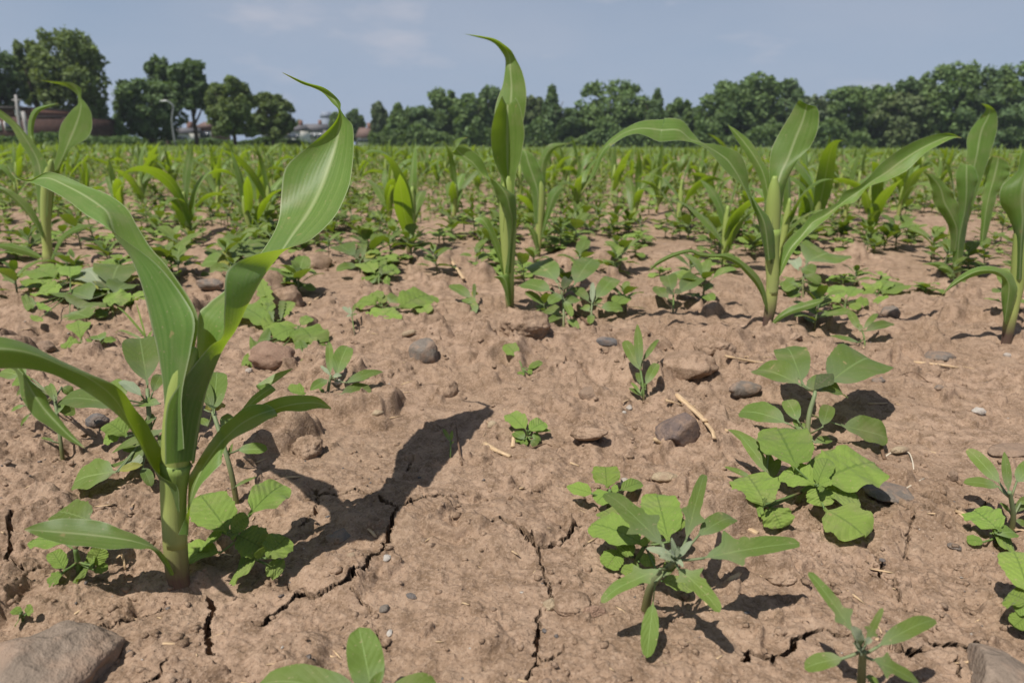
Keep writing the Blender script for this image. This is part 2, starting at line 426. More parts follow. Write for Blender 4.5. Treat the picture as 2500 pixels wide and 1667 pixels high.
Z_ = lambda pts, k, ox, oy: [(ox + a / k, oy + b / k) for a, b in pts]
D_, E_, H_ = (3.033, 0, 1150), (3.033, 1200, 1150), (3.033, 1800, 1150)
D4 = (3.033, 600, 1150)
CRACKS = [  # (crop, width mm, polyline) as traced on the ground of the photograph
 (D4, 3.6, [(50,1085),(140,1100),(200,1040),(290,970),(370,910),(460,905),(570,915),(700,890),(780,850),(870,800),(910,740),(930,670),(980,620),(1030,560),(1060,480),(1100,370),(1125,305)]),
 (D4, 3.4, [(1125,305),(1050,280),(1000,235),(880,200),(810,160),(700,180),(640,150),(540,155),(480,110)]),
 (D4, 3.6, [(1125,305),(1200,290),(1300,230),(1430,200),(1520,215),(1640,200),(1700,230)]),
 (D4, 2.0, [(540,155),(520,300),(390,390)]), (D4, 1.8, [(460,905),(310,850),(300,800)]),
 (D4, 1.6, [(780,900),(850,950),(910,1000),(925,1030)]), (D4, 1.6, [(960,1140),(1000,1230),(1060,1310)]),
 (D4, 4.5, [(1780,390),(1830,425),(1900,405),(1980,440),(2050,510),(2123,560)]),
 (E_, 4.6, [(0,400),(90,410),(220,470),(270,540),(330,575),(440,555),(510,520),(560,490),(610,400),(680,370)]),
 (E_, 2.6, [(330,575),(370,650),(375,740),(400,850),(430,920)]), (E_, 3.2, [(370,1050),(330,1110),(345,1250),(345,1350),(350,1440),(320,1500),(260,1555)]),
 (E_, 1.4, [(350,1440),(440,1430),(530,1370),(550,1320)]), (E_, 2.4, [(690,570),(740,540),(790,550)]),
 (E_, 2.0, [(440,850),(560,820),(700,850)]), (E_, 2.6, [(430,920),(500,1010),(620,1060),(740,1040)]),
 (H_, 4.2, [(30,1450),(90,1375),(160,1410),(240,1450),(330,1410),(370,1390),(410,1330),(440,1310),(540,1250),(640,1215)]),
 (H_, 5.5, [(640,1225),(720,1265),(800,1280),(870,1260)]), (H_, 5.0, [(1050,1295),(1120,1330),(1200,1385),(1240,1410),(1330,1370),(1410,1330)]),
 (H_, 6.0, [(1320,1215),(1380,1250),(1440,1300),(1560,1320),(1640,1315),(1720,1335),(1820,1300),(1900,1270)]),
 (H_, 2.4, [(960,540),(1000,600),(1040,650),(1065,690),(1050,740),(1100,800),(1150,840),(1190,930),(1230,1010)]),
 (H_, 1.8, [(1180,255),(1240,290),(1300,350),(1280,420),(1270,480),(1255,570),(1270,640)]), (H_, 2.0, [(1600,295),(1650,270),(1700,245)]),
 (H_, 3.0, [(1810,270),(1850,240),(1890,235),(2000,240)]), (H_, 1.6, [(240,1450),(280,1490),(330,1500)]), (H_, 2.0, [(1640,1400),(1630,1480),(1640,1560)]),
 (D_, 5.0, [(1540,900),(1580,990),(1540,1060),(1530,1130),(1530,1200),(1540,1290),(1580,1330)]),
 (D_, 1.8, [(1230,960),(1110,1000),(1000,1020),(980,1060),(880,1100),(760,1140),(620,1170)]),
 (D_, 2.4, [(1870,1080),(1960,1100),(2000,1050),(2060,1010),(2120,980)]), (D_, 3.0, [(100,390),(90,480),(70,600),(110,700)]),
 (D_, 1.8, [(350,680),(280,700),(180,740),(110,700)]), (D_, 2.0, [(1000,1550),(1170,1500),(1190,1430),(1240,1350)]),
 ((3.336, 600, 780), 2.4, [(1000,520),(1080,510),(1180,500),(1240,475),(1320,460),(1380,430)]), ((3.336, 600, 780), 2.0, [(1360,1070),(1330,1140),(1310,1190)]),
 ((3.336, 1200, 780), 3.0, [(400,400),(480,430),(590,400),(620,365),(700,390),(790,460)]), ((3.336, 1200, 780), 2.4, [(1120,370),(1090,420),(1070,470)]),
 ((3.336, 1800, 780), 2.4, [(2030,1030),(2100,1080),(2200,1110),(2335,1115)]),
]
PITS = [(2283, 1218, .009, .030), (2274, 1250, .006, .022), (2292, 1252, .005, .018), (1222, 1062, .004, .012), (1600, 1108, .012, .012), (1262, 800, .018, .010)]  # px, py, radius, depth
def _jit(pts, seed):
    """ground polyline, made ragged"""
    P = np.array([tuple(at_z(a, b, 0))[:2] for a, b in pts]); out = [P[0]]; r = np.random.default_rng(seed)
    for i in range(len(P) - 1):
        L = np.linalg.norm(P[i + 1] - P[i]); n = max(2, int(L / .0028)); t = np.linspace(0, 1, n + 1)[1:]
        seg = P[i] + (P[i + 1] - P[i]) * t[:, None]; seg[:-1] += r.normal(0, .0010, (n - 1, 2)); out += list(seg)
    return np.array(out)
CRK = [(_jit(Z_(p, *c), 40 + i), w / 1000.0 * 1.0) for i, (c, w, p) in enumerate(CRACKS)]
PIT = [(*tuple(at_z(a, b))[:2], r, d) for a, b, r, d in PITS]

def crack_field(x, y):
    """depth of the drying cracks, and the sideways undercut of the crust along them"""
    sh = x.shape; x = x.ravel(); y = y.ravel(); dep = np.zeros_like(x); ox = np.zeros_like(x); oy = np.zeros_like(x)
    near = np.nonzero((np.abs(x) < .75) & (y < .95) & (y > .2))[0]
    xs, ys = x[near], y[near]
    for P, w in CRK:
        if len(near) == 0: break
        lo, hi = P.min(0) - .012, P.max(0) + .012
        k = np.nonzero((xs > lo[0]) & (xs < hi[0]) & (ys > lo[1]) & (ys < hi[1]))[0]
        if len(k) == 0: continue
        d = np.full(len(k), 1.0); along = np.zeros(len(k)); vx = np.zeros(len(k)); vy = np.zeros(len(k))
        for i in range(len(P) - 1):
            a, b = P[i], P[i + 1]; ab = b - a
            t = np.clip(((xs[k] - a[0]) * ab[0] + (ys[k] - a[1]) * ab[1]) / (ab @ ab + 1e-12), 0, 1)
            ex, ey = xs[k] - a[0] - t * ab[0], ys[k] - a[1] - t * ab[1]
            dd = np.hypot(ex, ey); m = dd < d
            d = np.where(m, dd, d); along = np.where(m, i + t, along); vx = np.where(m, ex, vx); vy = np.where(m, ey, vy)
        n = len(P) - 1
        ww = .00025 + w * .28 * (.45 + .75 * (.5 + .8 * perlin(along * .35 + w * 900, along * 0, 8))) * np.clip(np.minimum(along, n - along) / 4 + .35, 0, 1)
        f = 1 - smst(d, ww * .85, ww * 1.0 + .0001)
        D_ = np.minimum(.014, .004 + w * 2.6)
        lip = np.exp(-(d / (w * 2.2)) ** 2) * .0006
        nd = f * D_ + lip; m = nd > dep[near[k]]; kk = near[k][m]
        dep[kk] = nd[m]
        ox[kk] = (vx / ww * f * D_ * .75)[m]; oy[kk] = (vy / ww * f * D_ * .75)[m]
    return dep.reshape(sh), ox.reshape(sh), oy.reshape(sh)
def crack_depth(x, y): return crack_field(x, y)[0]

LUMPS = []     # extra soil lumps (x, y, radius, height) filled in below
def lump(px, py, wpx, h):
    p = at_z(px, py); s = depth(p) / FPX; LUMPS.append((p.x, p.y, wpx * s * .5, h))
for a in [(1000, 830, 260, .008), (1110, 860, 200, .012), (1230, 850, 200, .013), (1560, 900, 220, .015), (1740, 850, 180, .012), (1900, 815, 150, .012),
          (700, 1060, 130, .014), (940, 1230, 330, .007), (1240, 1280, 300, .007), (1540, 1200, 120, .006), (1880, 1380, 120, .010), (560, 1380, 160, .008),
          (340, 1120, 150, .016), (80, 1260, 190, .010), (150, 1440, 180, .006), (420, 1415, 200, .010), (830, 1400, 200, .007), (700, 1600, 200, .007),
          (1340, 830, 170, .010), (640, 720, 200, .012), (780, 640, 180, .014), (150, 760, 240, .010), (1320, 1130, 160, .006), (1470, 1060, 170, .009), (1180, 1560, 130, .006),
          (2430, 1100, 160, .008), (2260, 1290, 240, .005), (930, 905, 210, .007), (2080, 790, 260, .008), (1500, 740, 240, .009)]: lump(*a)

def hgt(x, y, cell=0.0006, cracks=True):
    x = np.asarray(x, float); y = np.asarray(y, float)
    def oct_(lam, amp, seed): return amp * np.clip((lam / np.maximum(cell, 1e-5) - 2) / 2, 0, 1) * perlin(x / lam, y / lam, seed)
    far = 1 + .8 * smst(y, 1.0, 3.0)
    m = rough_mask(x, y)
    z = .010 * perlin(x / .42, y / .42, 1) * far + .006 * perlin(x / .15, y / .15, 2) * (0.5 + m)
    z = z * smst(y, -.3, .3) 
    ridged = 1 - np.abs(perlin(x / .055, y / .055, 3)) * 1.6
    z = z + .0045 * m * ridged * np.clip(.055 / np.maximum(cell, 1e-5) / 3, 0, 1)
    z = z + oct_(.03, .0026, 4) * (.3 + m) + oct_(.013, .0016, 5) * (.45 + .8 * m) + oct_(.0062, .0013, 6) * (.6 + .7 * m)
    z = z + oct_(.0034, .00085, 7) * (.7 + .5 * m) + oct_(.0018, .00055, 12)
    # packed crumbs: rounded grains with sharp creases between them
    def bil(lam, amp, seed): return amp * np.clip((lam / np.maximum(cell, 1e-5) - 2) / 2, 0, 1) * (np.abs(perlin(x / lam, y / lam, seed)) - .3)
    z = z + bil(.022, .0060, 13) * m ** 1.3 + bil(.0105, .0036, 14) * (.12 + m) + bil(.0050, .0017, 15) * (.3 + .9 * m) + bil(.0026, .0008, 16)
    # lumps
    for (lx, ly, r, h) in LUMPS:
        k = ((x - lx) ** 2 + (y - ly) ** 2) / (r * r)
        if np.min(k) < 1.6:
            kk = k * (1 + .55 * perlin(x / r * 1.3 + lx * 50, y / r * 1.3, 21))
            z = z + h * smst(1.15 - kk, 0, .9)
    x, y = np.broadcast_arrays(x, y); cl = np.broadcast_to(np.asarray(cell, float), x.shape)
    def layer(z, wgt, fn):
        k = wgt > .15
        if k.any(): z = z.copy(); z[k] += fn(x[k], y[k]) * wgt[k]
        return z
    W = lambda s_: np.clip(s_ / np.maximum(cl, 1e-5), 0, 1)
    z = layer(z, W(.03) * (.35 + .5 * m) * (1 - np.exp(-((x + .36) / .14) ** 2 - ((y - .38) / .12) ** 2)), lambda a, b: clods(a, b, .16, 100, .018, .070, lambda p, q: .34 + .55 * (rough_mask(p, q) - .1), .50, .36))
    z = layer(z, W(.012) * (.5 + .4 * m), lambda a, b: clods(a, b, .055, 110, .006, .024, lambda p, q: .14 + .7 * (rough_mask(p, q) - .1), .62, .38))
    z = layer(z, W(.004), lambda a, b: clods(a, b, .020, 120, .0022, .0085, lambda p, q: .12 + .62 * rough_mask(p, q), .58, .4))
    z = layer(z, W(.0016), lambda a, b: clods(a, b, .008, 130, .0010, .0034, .22, .4))
    z = layer(z, W(.006) * .6, lambda a, b: -clods(a + 3, b, .035, 140, .0025, .0085, .30, .45))
    if cracks:
        z = z - crack_depth(x, y)
        # finer drying cracks
        if np.max(y) < 30:
            wv = np.abs(perlin(x / .085 + .3 * perlin(x / .02, y / .02, 51), y / .085 + .3 * perlin(x / .02, y / .02, 52), 50))
            z = z - .0035 * (1 - smst(wv, .008, .03)) * smst(perlin(x / .12, y / .12, 53), .0, .3) * (y < 1.6)
        for (qx, qy, r, d) in PIT:
            k = ((x - qx) ** 2 + (y - qy) ** 2) / (r * r); z = z - d * smst(1.2 - k * (1 + .5 * perlin(x / r, y / r, 61)), 0, .3)
    return z
def gz(x, y): return float(hgt(np.array([x]), np.array([y]), .004, False)[0])
def ground(px, py, lift=0.0):
    """point of the uneven ground under a photograph pixel"""
    z = 0.0
    for _ in range(4):
        p = at_z(px, py, z); z = gz(p.x, p.y)
    p = at_z(px, py, z); p.z = z + lift
    return p

def build_ground():
    ph = list(np.radians(np.concatenate([np.arange(51.5, 22, -.055), np.arange(22, 9.0, -.068)]))) + list(np.radians(np.geomspace(9.0, .35, 120)))
    ys = CAM_H / np.tan(np.array(ph))
    ys = np.concatenate([np.linspace(-.28, ys[0], 18)[:-1], ys, np.geomspace(ys[-1], 700, 22)[1:]])
    s_in = np.linspace(-.84, .84, 810)
    s_out = .84 + np.cumsum(np.geomspace(.002, .8, 36))
    ss = np.concatenate([-s_out[::-1], s_in, s_out])
    Y, S = np.meshgrid(ys, ss, indexing='ij')
    X = S * (Y + .07 + .25 * (1 - smst(Y, -.3, .2)))
    X = np.clip(X, -1400 + S, 1400 + S)
    dy = np.gradient(ys)[:, None] * np.ones_like(X); dx = np.abs(np.gradient(X, axis=1))
    cell = np.maximum(dx, dy * .8)
    Z = hgt(X, Y, cell) * (1 - smst(Y, 20, 60))
    Z -= .02 * smst(Y, 20, 60)
    _d, ox, oy = crack_field(X, Y)
    V = np.stack([X + ox, Y + oy, Z], -1).reshape(-1, 3)
    nv, nu = X.shape
    I = np.arange(nv * nu).reshape(nv, nu)
    Q = np.stack([I[:-1, :-1], I[:-1, 1:], I[1:, 1:], I[1:, :-1]], -1).reshape(-1, 4)
    setting("ground", mesh_quads("ground", V, Q, None, True, SOIL))
build_ground()
# ------------------------------------------------------------------ leaves
def rail_leaf(st, y0, nv=30, nu=9, wave=0.0, seed=0, vfold=.5, mode='y'):
    """leaf blade through stations of (left, mid, right) points: each (photo x, photo y, metres behind the plant)"""
    rows = []
    for s in st:
        rows.append(np.concatenate([np.array(at_y(p[0], p[1], y0 + p[2] / 100.0)) for p in s]))
    C = catmull(rows, nv)
    L, M, Rr = C[:, 0:3], C[:, 3:6], C[:, 6:9]
    a = np.linspace(-1, 1, nu)
    A = a[None, :, None]
    w = np.abs(A) * vfold + A * A * (1 - vfold)
    P = M[:, None] + A * (Rr - L)[:, None] / 2 + w * ((L + Rr) / 2 - M)[:, None]
    if wave:
        T = np.gradient(M, axis=0); T /= np.linalg.norm(T, axis=1)[:, None] + 1e-9
        S = Rr - L; N = np.cross(T, S); N /= np.linalg.norm(N, axis=1)[:, None] + 1e-9
        wd = np.linalg.norm(S, axis=1)[:, None, None]
        t = np.linspace(0, 1, nv)[:, None, None]
        r = np.random.default_rng(seed); f1, f2, p1, p2 = r.uniform(3, 6), r.uniform(3, 6), r.uniform(0, 6), r.uniform(0, 6)
        env = np.sin(np.pi * np.clip(t * 1.05, 0, 1)) ** .6
        ph = np.where(A < 0, np.sin(t * f1 * 6.28 + p1), np.sin(t * f2 * 6.28 + p2))
        P = P + N[:, None] * wd * wave * ph * A * A * env
    uv = np.stack(np.broadcast_arrays((a * .5 + .5)[None, :], np.linspace(0, 1, nv)[:, None]), -1)
    return Geo(P, grid_quads(nv, nu), uv)

def prof(kind, t, side, seed):
    """half-width of a weed leaf along its length (0 base .. 1 tip), 0..1"""
    t = np.asarray(t); r = np.random.default_rng(seed * 2 + (side > 0)); j = r.uniform(-.4, .4)
    def pet(p, stalk=.07): return np.clip((t - p) / (1 - p), 0, 1), np.where(t < p, stalk, 0)
    tooth = lambda n, amp, sharp=1.0: 1 - amp * (((t * n + j) % 1.0) ** sharp)
    if kind == 'ovate':
        s, st = pet(.10); w = (s ** .55) * ((1 - s) ** .42) * 1.94 * tooth(13, .05)
    elif kind == 'round':
        s, st = pet(.08, .10); w = (s ** .42) * ((1 - s) ** .30) * 1.63 * (1 - .11 * np.abs(np.sin((t * 6.5 + j) * np.pi)) ** .5 + .04)
    elif kind == 'stalk':
        s, st = pet(.33, .07); w = (s ** .55) * ((1 - s) ** .5) * 2.07 * tooth(9, .05)
    elif kind == 'oblong':
        s, st = pet(.06); w = (s ** .42) * ((1 - s) ** .42) * 1.79
    elif kind == 'lance':
        s, st = pet(.05); w = (s ** .6) * ((1 - s) ** .8) * 2.6
    elif kind == 'blade':
        s = t; st = 0; w = (s ** .25) * ((1 - s) ** .6) * 1.3
    elif kind == 'hastate':
        s, st = pet(.06)
        c = .24 + .05 * r.uniform(-1, 1); lobe = np.exp(-((s - c) / .055) ** 2) * (.42 + .25 * r.random()) + .16 * np.exp(-((s - .43) / .04) ** 2) * r.random()
        w = .74 * (s ** .42) * ((1 - s) ** .34) * 1.32 * (1 - .25 * s) + lobe
    elif kind == 'toothed':
        s, st = pet(.04, .1); w = (s ** .6) * ((1 - s) ** .45) * 2.05 * (1 - .42 * ((s * 6.5 + j * .5) % 1.0))
    elif kind == 'kite':
        s, st = pet(.10); w = np.minimum(s / .55, (1 - s) / .45) ** .75 * 1.0 * tooth(8, .06)
    return np.maximum(w, st)

def blade(base, tip, side, half, kind, arch=0.0, fold=.12, nv=None, nu=7, seed=0, ripple=0.0, twist=0.0, curl=0.0):
    base, tip, side = np.array(base, float), np.array(tip, float), np.array(side, float)
    nv = nv or (30 if kind in ('ovate', 'round', 'hastate', 'toothed', 'kite', 'stalk') else 16)
    ax = tip - base; L = np.linalg.norm(ax); T = ax / L
    side = side - T * (side @ T); side /= np.linalg.norm(side) + 1e-9
    N = np.cross(side, T)
    if N[2] < 0: N = -N
    t = np.linspace(0, 1, nv) ** .92
    c = base + ax * t[:, None] + N * (arch * L * np.sin(np.pi * t) - curl * L * np.clip(t - .6, 0, 1) ** 2 * 2.0)[:, None]
    wl_, wr = prof(kind, t, -1, seed) * half, prof(kind, t, 1, seed) * half
    wl_[-1] = wr[-1] = half * .01
    a = np.linspace(-1, 1, nu)
    W = np.where(a[None, :] < 0, wl_[:, None], wr[:, None])
    th = twist * (t - .3)
    S = side[None] * np.cos(th)[:, None] + N[None] * np.sin(th)[:, None]
    up = N[None] * np.cos(th)[:, None] - side[None] * np.sin(th)[:, None]
    P = c[:, None] + S[:, None] * (a[None, :] * W)[..., None]
    rr = np.random.default_rng(seed + 77); q1, q2 = rr.uniform(0, 6, 2)
    h = fold * np.abs(a)[None, :] * W
    if ripple: h = h + ripple * half * (np.sin(t * 17 + q1)[:, None] * (a > 0) + np.sin(t * 15 + q2)[:, None] * (a < 0)) * (a ** 2)[None, :]
    if kind in ('round', 'kite'):   # quilted between the side veins
        h = h + half * .085 * np.abs(np.sin((t[:, None] * 7.0 - np.abs(a)[None, :] * 2.2) * np.pi)) * (1 - np.abs(a)[None, :] ** 3)
    P = P + up[:, None] * h[..., None]
    uv = np.stack(np.broadcast_arrays((a * .5 + .5)[None, :], t[:, None]), -1)
    return Geo(P, grid_quads(nv, nu), uv)

UP = Vector((0, 0, 1))
def px_leaf(b, t, wpx, kind, face=.5, g0=0.0, **kw):
    """weed leaf seen in the photograph from pixel b to pixel t; third value of b and t: millimetres above the ground there"""
    B = at_z(b[0], b[1], g0 + b[2] / 1000.0); T = at_z(t[0], t[1], g0 + t[2] / 1000.0)
    mid = (B + T) / 2
    ax = (T - B).normalized()
    n = (UP * (1 - face) + (CAMP - mid).normalized() * face)
    n = (n - ax * n.dot(ax)).normalized()
    dx, dy = t[0] - b[0], t[1] - b[1]; L = math.hypot(dx, dy) or 1
    qx, qy = -dy / L * wpx / 2, dx / L * wpx / 2
    mx, my = (b[0] + t[0]) / 2, (b[1] + t[1]) / 2
    E1 = on_plane(mx + qx, my + qy, mid, n); E2 = on_plane(mx - qx, my - qy, mid, n)
    s = (E1 - E2) * {'round': 1.06, 'hastate': 1.05, 'lance': .85}.get(kind, 1.0)
    half = min(s.length / 2, wpx * depth(mid) / FPX * 1.1)
    return blade(B, T, s, half, kind, **kw)

def stem_geo(pts, r0, r1, nu=8):
    return tube(pts, np.linspace(r0, r1, len(pts)), nu)

# ------------------------------------------------------------------ the big maize plants
fA = lambda x, y, d=0: (x / 2.6133, 300 + y / 2.6133, d)
f1 = lambda x, y, d=0: (x / 2.6133, y / 2.6133, d)
fB = lambda x, y, d=0: (x / 3.336, 780 + y / 3.336, d)
fC = lambda x, y, d=0: (600 + x / 3.336, 780 + y / 3.336, d)
fD = lambda x, y, d=0: (x / 3.033, 1150 + y / 3.033, d)
f2 = lambda x, y, d=0: (800 + x / 2.6133, y / 2.6133, d)
fA2 = lambda x, y, d=0: (800 + x / 2.6133, 300 + y / 2.6133, d)
f3 = lambda x, y, d=0: (1600 + x / 2.6133, 100 + y / 2.6133, d)
fA3 = lambda x, y, d=0: (1600 + x / 2.6133, 300 + y / 2.6133, d)
fS = lambda x, y, d=0: (x / 7.84, 180 + y / 7.84, d)
def S(f, l, m, r): return (f(*l), f(*m), f(*r))

def maize(name, label, base_px, stem, leaves, group='young maize plants of the nearest rows'):
    b = ground(*base_px); y0 = b.y
    root = thing(name, label, 'maize plant', b, group)
    pts = [b - Vector((0, 0, .012))] ; rad = [stem[0][2]]
    for (x, y, r, *d) in stem:
        pts.append(at_y(x, y, y0 + (d[0] if d else 0) / 100.0)); rad.append(r)
    part('stem', tube(pts, rad, 16, squash=.85), CORN_STEM, root)
    ns = len(pts)
    if ns > 9:      # the lowest sheath ends in a collar below the first blades
        q = [p + Vector((.0003, -.0003, 0)) for p in pts[3:7]]
        part('leaf_sheath', tube(q, [r_ + .0008 * f_ for r_, f_ in zip(rad[3:7], (-.4, .3, .7, 1))], 16, squash=.86), CORN_SHEATH, root)
    for i, (st, kw) in enumerate(leaves):
        part('leaf', rail_leaf(st, y0, seed=i + len(label), **kw), CORN, root)
    return root
SX = .45 / FPX

# the large plant at the left front
m1 = [
 # arching blade to the upper left
 ([S(fB, (1480,1120,1.2), (1340,1120,-.2), (1500,1050,-.9)), S(fB, (1520,560,1.6), (1335,620,.2), (1480,640,-.9)), S(fA, (1240,1420,2.0), (1005,1460,.3), (1225,1450,-.6)),
   S(fA, (1256,1240,2.2), (972,1320,.5), (1247,1262,-.5)), S(fA, (1205,1100,2.6), (905,1045,.9), (1165,1115,.2)), S(fA, (1085,930,3.0), (832,860,1.5), (1000,912,.6)),
   S(fA, (955,800,3.6), (735,725,2.3), (790,742,1.2)), S(fA, (885,680,4.4), (690,580,3.4), (655,640,2.2)), S(fA, (815,545,5.2), (625,520,4.6), (540,580,3.2)),
   S(fA, (700,462,6.0), (520,452,5.8), (450,515,4.4)), S(fA, (560,412,6.6), (420,400,6.6), (360,455,5.4)), S(fA, (420,345,7.2), (320,355,7.2), (290,415,6.4)),
   S(fA, (305,312,7.6), (250,355,7.8), (230,392,7.4)), S(fA, (195,362,8.0), (185,369,8.2), (180,378,8.0)), S(fA, (120,345,8.2), (110,350,8.4), (105,358,8.4)), S(fA, (80,312,8.4), (76,316,8.6), (74,322,8.6))],
  dict(nv=64, nu=13, wave=.035, vfold=.35)),
 # tall blade rising to the upper right, its near half folded over below
 ([S(fB, (1560,1180,1.4), (1570,1150,-.2), (1345,1180,-1.0)), S(fB, (1600,700,1.8), (1625,830,0), (1350,760,-1.0)), S(fB, (1600,480,2.2), (1690,560,.3), (1430,565,-.8)),
   S(fA, (1258,1250,2.8), (1430,1430,.8), (1330,1440,-.2)), S(fA, (1330,1165,3.6), (1520,1280,1.4), (1425,1370,-.6)), S(fA, (1420,1092,4.8), (1600,1130,2.6), (1420,1190,-.4)),
   S(fA, (1520,980,6.4), (1665,1010,4.0), (1425,1000,.6)), S(fA, (1610,890,10.2), (1720,925,6.9), (1500,918,2.3)), S(fA, (1665,850,12.1), (1765,870,9.4), (1690,835,5.3)),
   S(fA, (1690,815,13.7), (1800,815,11.8), (1862,778,9.1)), S(fA, (1735,710,15.9), (1865,715,14.8), (2010,718,12.1)), S(fA, (1775,590,18.0), (1960,580,17.6), (2150,600,15.1)),
   S(fA, (1797,450,19.5), (2035,440,19.6), (2218,440,17.6)), S(fA, (1830,290,20.6), (2090,300,21.0), (2240,300,19.2)), S(fA, (1950,165,21.4), (2140,150,22.2), (2256,140,20.6)),
   S(fA, (2070,62,22.0), (2166,30,22.8), (2252,22,21.6)), S(fA, (2140,-10,22.4), (2172,-42,23.0), (2205,-35,22.4)), S(fA, (2160,-78,22.8), (2167,-82,23.0), (2174,-84,22.8)),
   S(fA, (2120,-124,23.0), (2140,-138,23.2), (2172,-128,22.8)), S(fA, (2060,-190,23.2), (2085,-192,23.6), (2128,-180,23.0)), S(fA, (1990,-225,23.4), (2020,-228,23.8), (2062,-226,23.2)),
   S(fA, (1920,-250,23.6), (1935,-256,23.8), (1950,-258,23.4)), S(fA, (1800,-318,24.0), (1802,-319,24.0), (1804,-320,24.0))],
  dict(nv=86, nu=13, wave=.03, vfold=.3)),
 # lower left blade, arching out of the frame and drooping back
 ([S(fD, (1330,300,-.6), (1225,300,.1), (1230,300,.7)), S(fB, (1440,1370,-1.1), (1320,1370,-.2), (1345,1300,.6)), S(fB, (1330,1290,-1.3), (1235,1190,-.3), (1345,1100,.5)), S(fB, (1240,1175,-1.5), (1165,1040,-.2), (1215,905,.4)),
   S(fB, (1080,930,-1.8), (1060,850,-.6), (1135,760,.2)), S(fB, (900,740,-2.3), (930,640,-1.4), (1040,630,-.4)), S(fB, (700,580,-3), (740,485,-2.4), (890,515,-1.2)),
   S(fB, (480,465,-3.6), (540,390,-3.4), (690,415,-2)), S(fB, (250,410,-4.2), (310,290,-4.2), (480,330,-2.8)), S(fB, (20,400,-4.6), (80,240,-4.8), (240,205,-3.4)), S(fB, (-180,420,-4.8), (-140,250,-5.2), (0,140,-4)),
   S(fB, (-300,460,-4.6), (-290,330,-5.4), (-200,170,-4.8))],
  dict(nv=56, nu=13, wave=.05, vfold=.4)),
 # its drooping end
 ([S(fB, (60,380,-3.0), (100,360,-3.2), (150,350,-3.2)), S(fB, (137,440,-3.2), (190,450,-3.6), (242,490,-3.4)), S(fB, (172,620,-3.6), (270,600,-4.0), (352,590,-3.6)), S(fB, (262,775,-4), (370,740,-4.3), (412,705,-3.8)),
   S(fB, (405,880,-4.4), (470,850,-4.6), (482,800,-4.2)), S(fB, (550,980,-4.8), (580,960,-4.9), (575,915,-4.6)), S(fB, (688,1046,-5.2), (690,1046,-5.2), (692,1044,-5.2))],
  dict(nv=30, nu=9, wave=.03)),
 # lower right blade
 ([S(fD, (1385,480,-.4), (1390,470,-.8), (1320,470,-.7)), S(fB, (1535,1330,.6), (1560,1450,-.6), (1545,1540,-1)), S(fB, (1565,1245,.9), (1610,1290,-.4), (1625,1345,-1)), S(fB, (1655,1055,1.4), (1700,1130,.2), (1730,1262,-.8)), S(fB, (1760,940,1.8), (1790,1010,.8), (1800,1165,-.4)),
   S(fB, (1805,868,2.4), (1840,960,1.6), (1835,1045,.4)), S(fB, (1905,775,3), (1950,860,2.4), (1955,945,1.2)), S(fB, (2030,708,3.6), (2090,780,3.2), (2110,850,2)), S(fB, (2180,690,4.2), (2240,730,3.8), (2260,780,2.8)),
   S(fC, (130,690,4.8), (150,760,4.6), (130,835,3.6)), S(fC, (300,630,5.4), (320,705,5.2), (290,752,4.4)), S(fC, (450,614,6), (460,680,5.8), (455,748,5.2)), S(fC, (590,632,6.4), (590,680,6.4), (585,722,6)), S(fC, (694,716,6.8), (696,722,6.8), (697,730,6.8))],
  dict(nv=52, nu=11, wave=.05, vfold=.3)),
 # narrow blade behind it
 ([S(fB, (1850,870,4), (1870,880,3.8), (1890,890,3.6)), S(fB, (1962,740,4.4), (1975,750,4.2), (1990,765,4)), S(fB, (2060,620,5), (2090,640,4.8), (2110,670,4.6)), S(fB, (2190,520,5.6), (2220,540,5.4), (2250,570,5.2)), S(fC, (80,540,6.2), (100,570,6), (130,590,5.8)),
   S(fC, (240,440,6.8), (265,470,6.6), (270,490,6.4)), S(fC, (384,397,7.4), (385,399,7.4), (386,400,7.4))], dict(nv=26, nu=7)),
 # lowest blade lying to the left over the soil
 ([S(fD, (1290,760,-.6), (1280,770,-1), (1260,770,-1.1)), S(fD, (1240,655,-.9), (1225,680,-1.3), (1215,690,-1.3)), S(fD, (1145,552,-1.0), (1145,575,-1.6), (1120,580,-1.8)), S(fD, (960,452,-.6), (1000,520,-1.4), (1010,575,-2.2)), S(fD, (800,388,-.4), (830,490,-1.2), (830,574,-2.2)),
   S(fD, (620,352,-.2), (620,465,-1), (620,558,-2)), S(fD, (450,352,-.4), (440,450,-1.1), (450,535,-1.9)), S(fD, (300,378,-.8), (310,440,-1.2), (310,492,-1.7)), S(fD, (182,425,-1.4), (180,430,-1.4), (182,436,-1.4))], dict(nv=36, nu=9, wave=.03, vfold=.2)),
]
stem1 = [(437, 1418, .0068), (433, 1400, .0072), (428, 1330, .0074), (424, 1260, .0073), (423, 1200, .0073), (428, 1130, .0082), (434, 1060, .0090), (440, 1000, .0088), (450, 930, .0080), (462, 880, .0060), (475, 850, .002)]
maize('maize_plant', 'largest young maize plant at the left front, with a broad blade rising on its right', (437, 1420), stem1, m1)

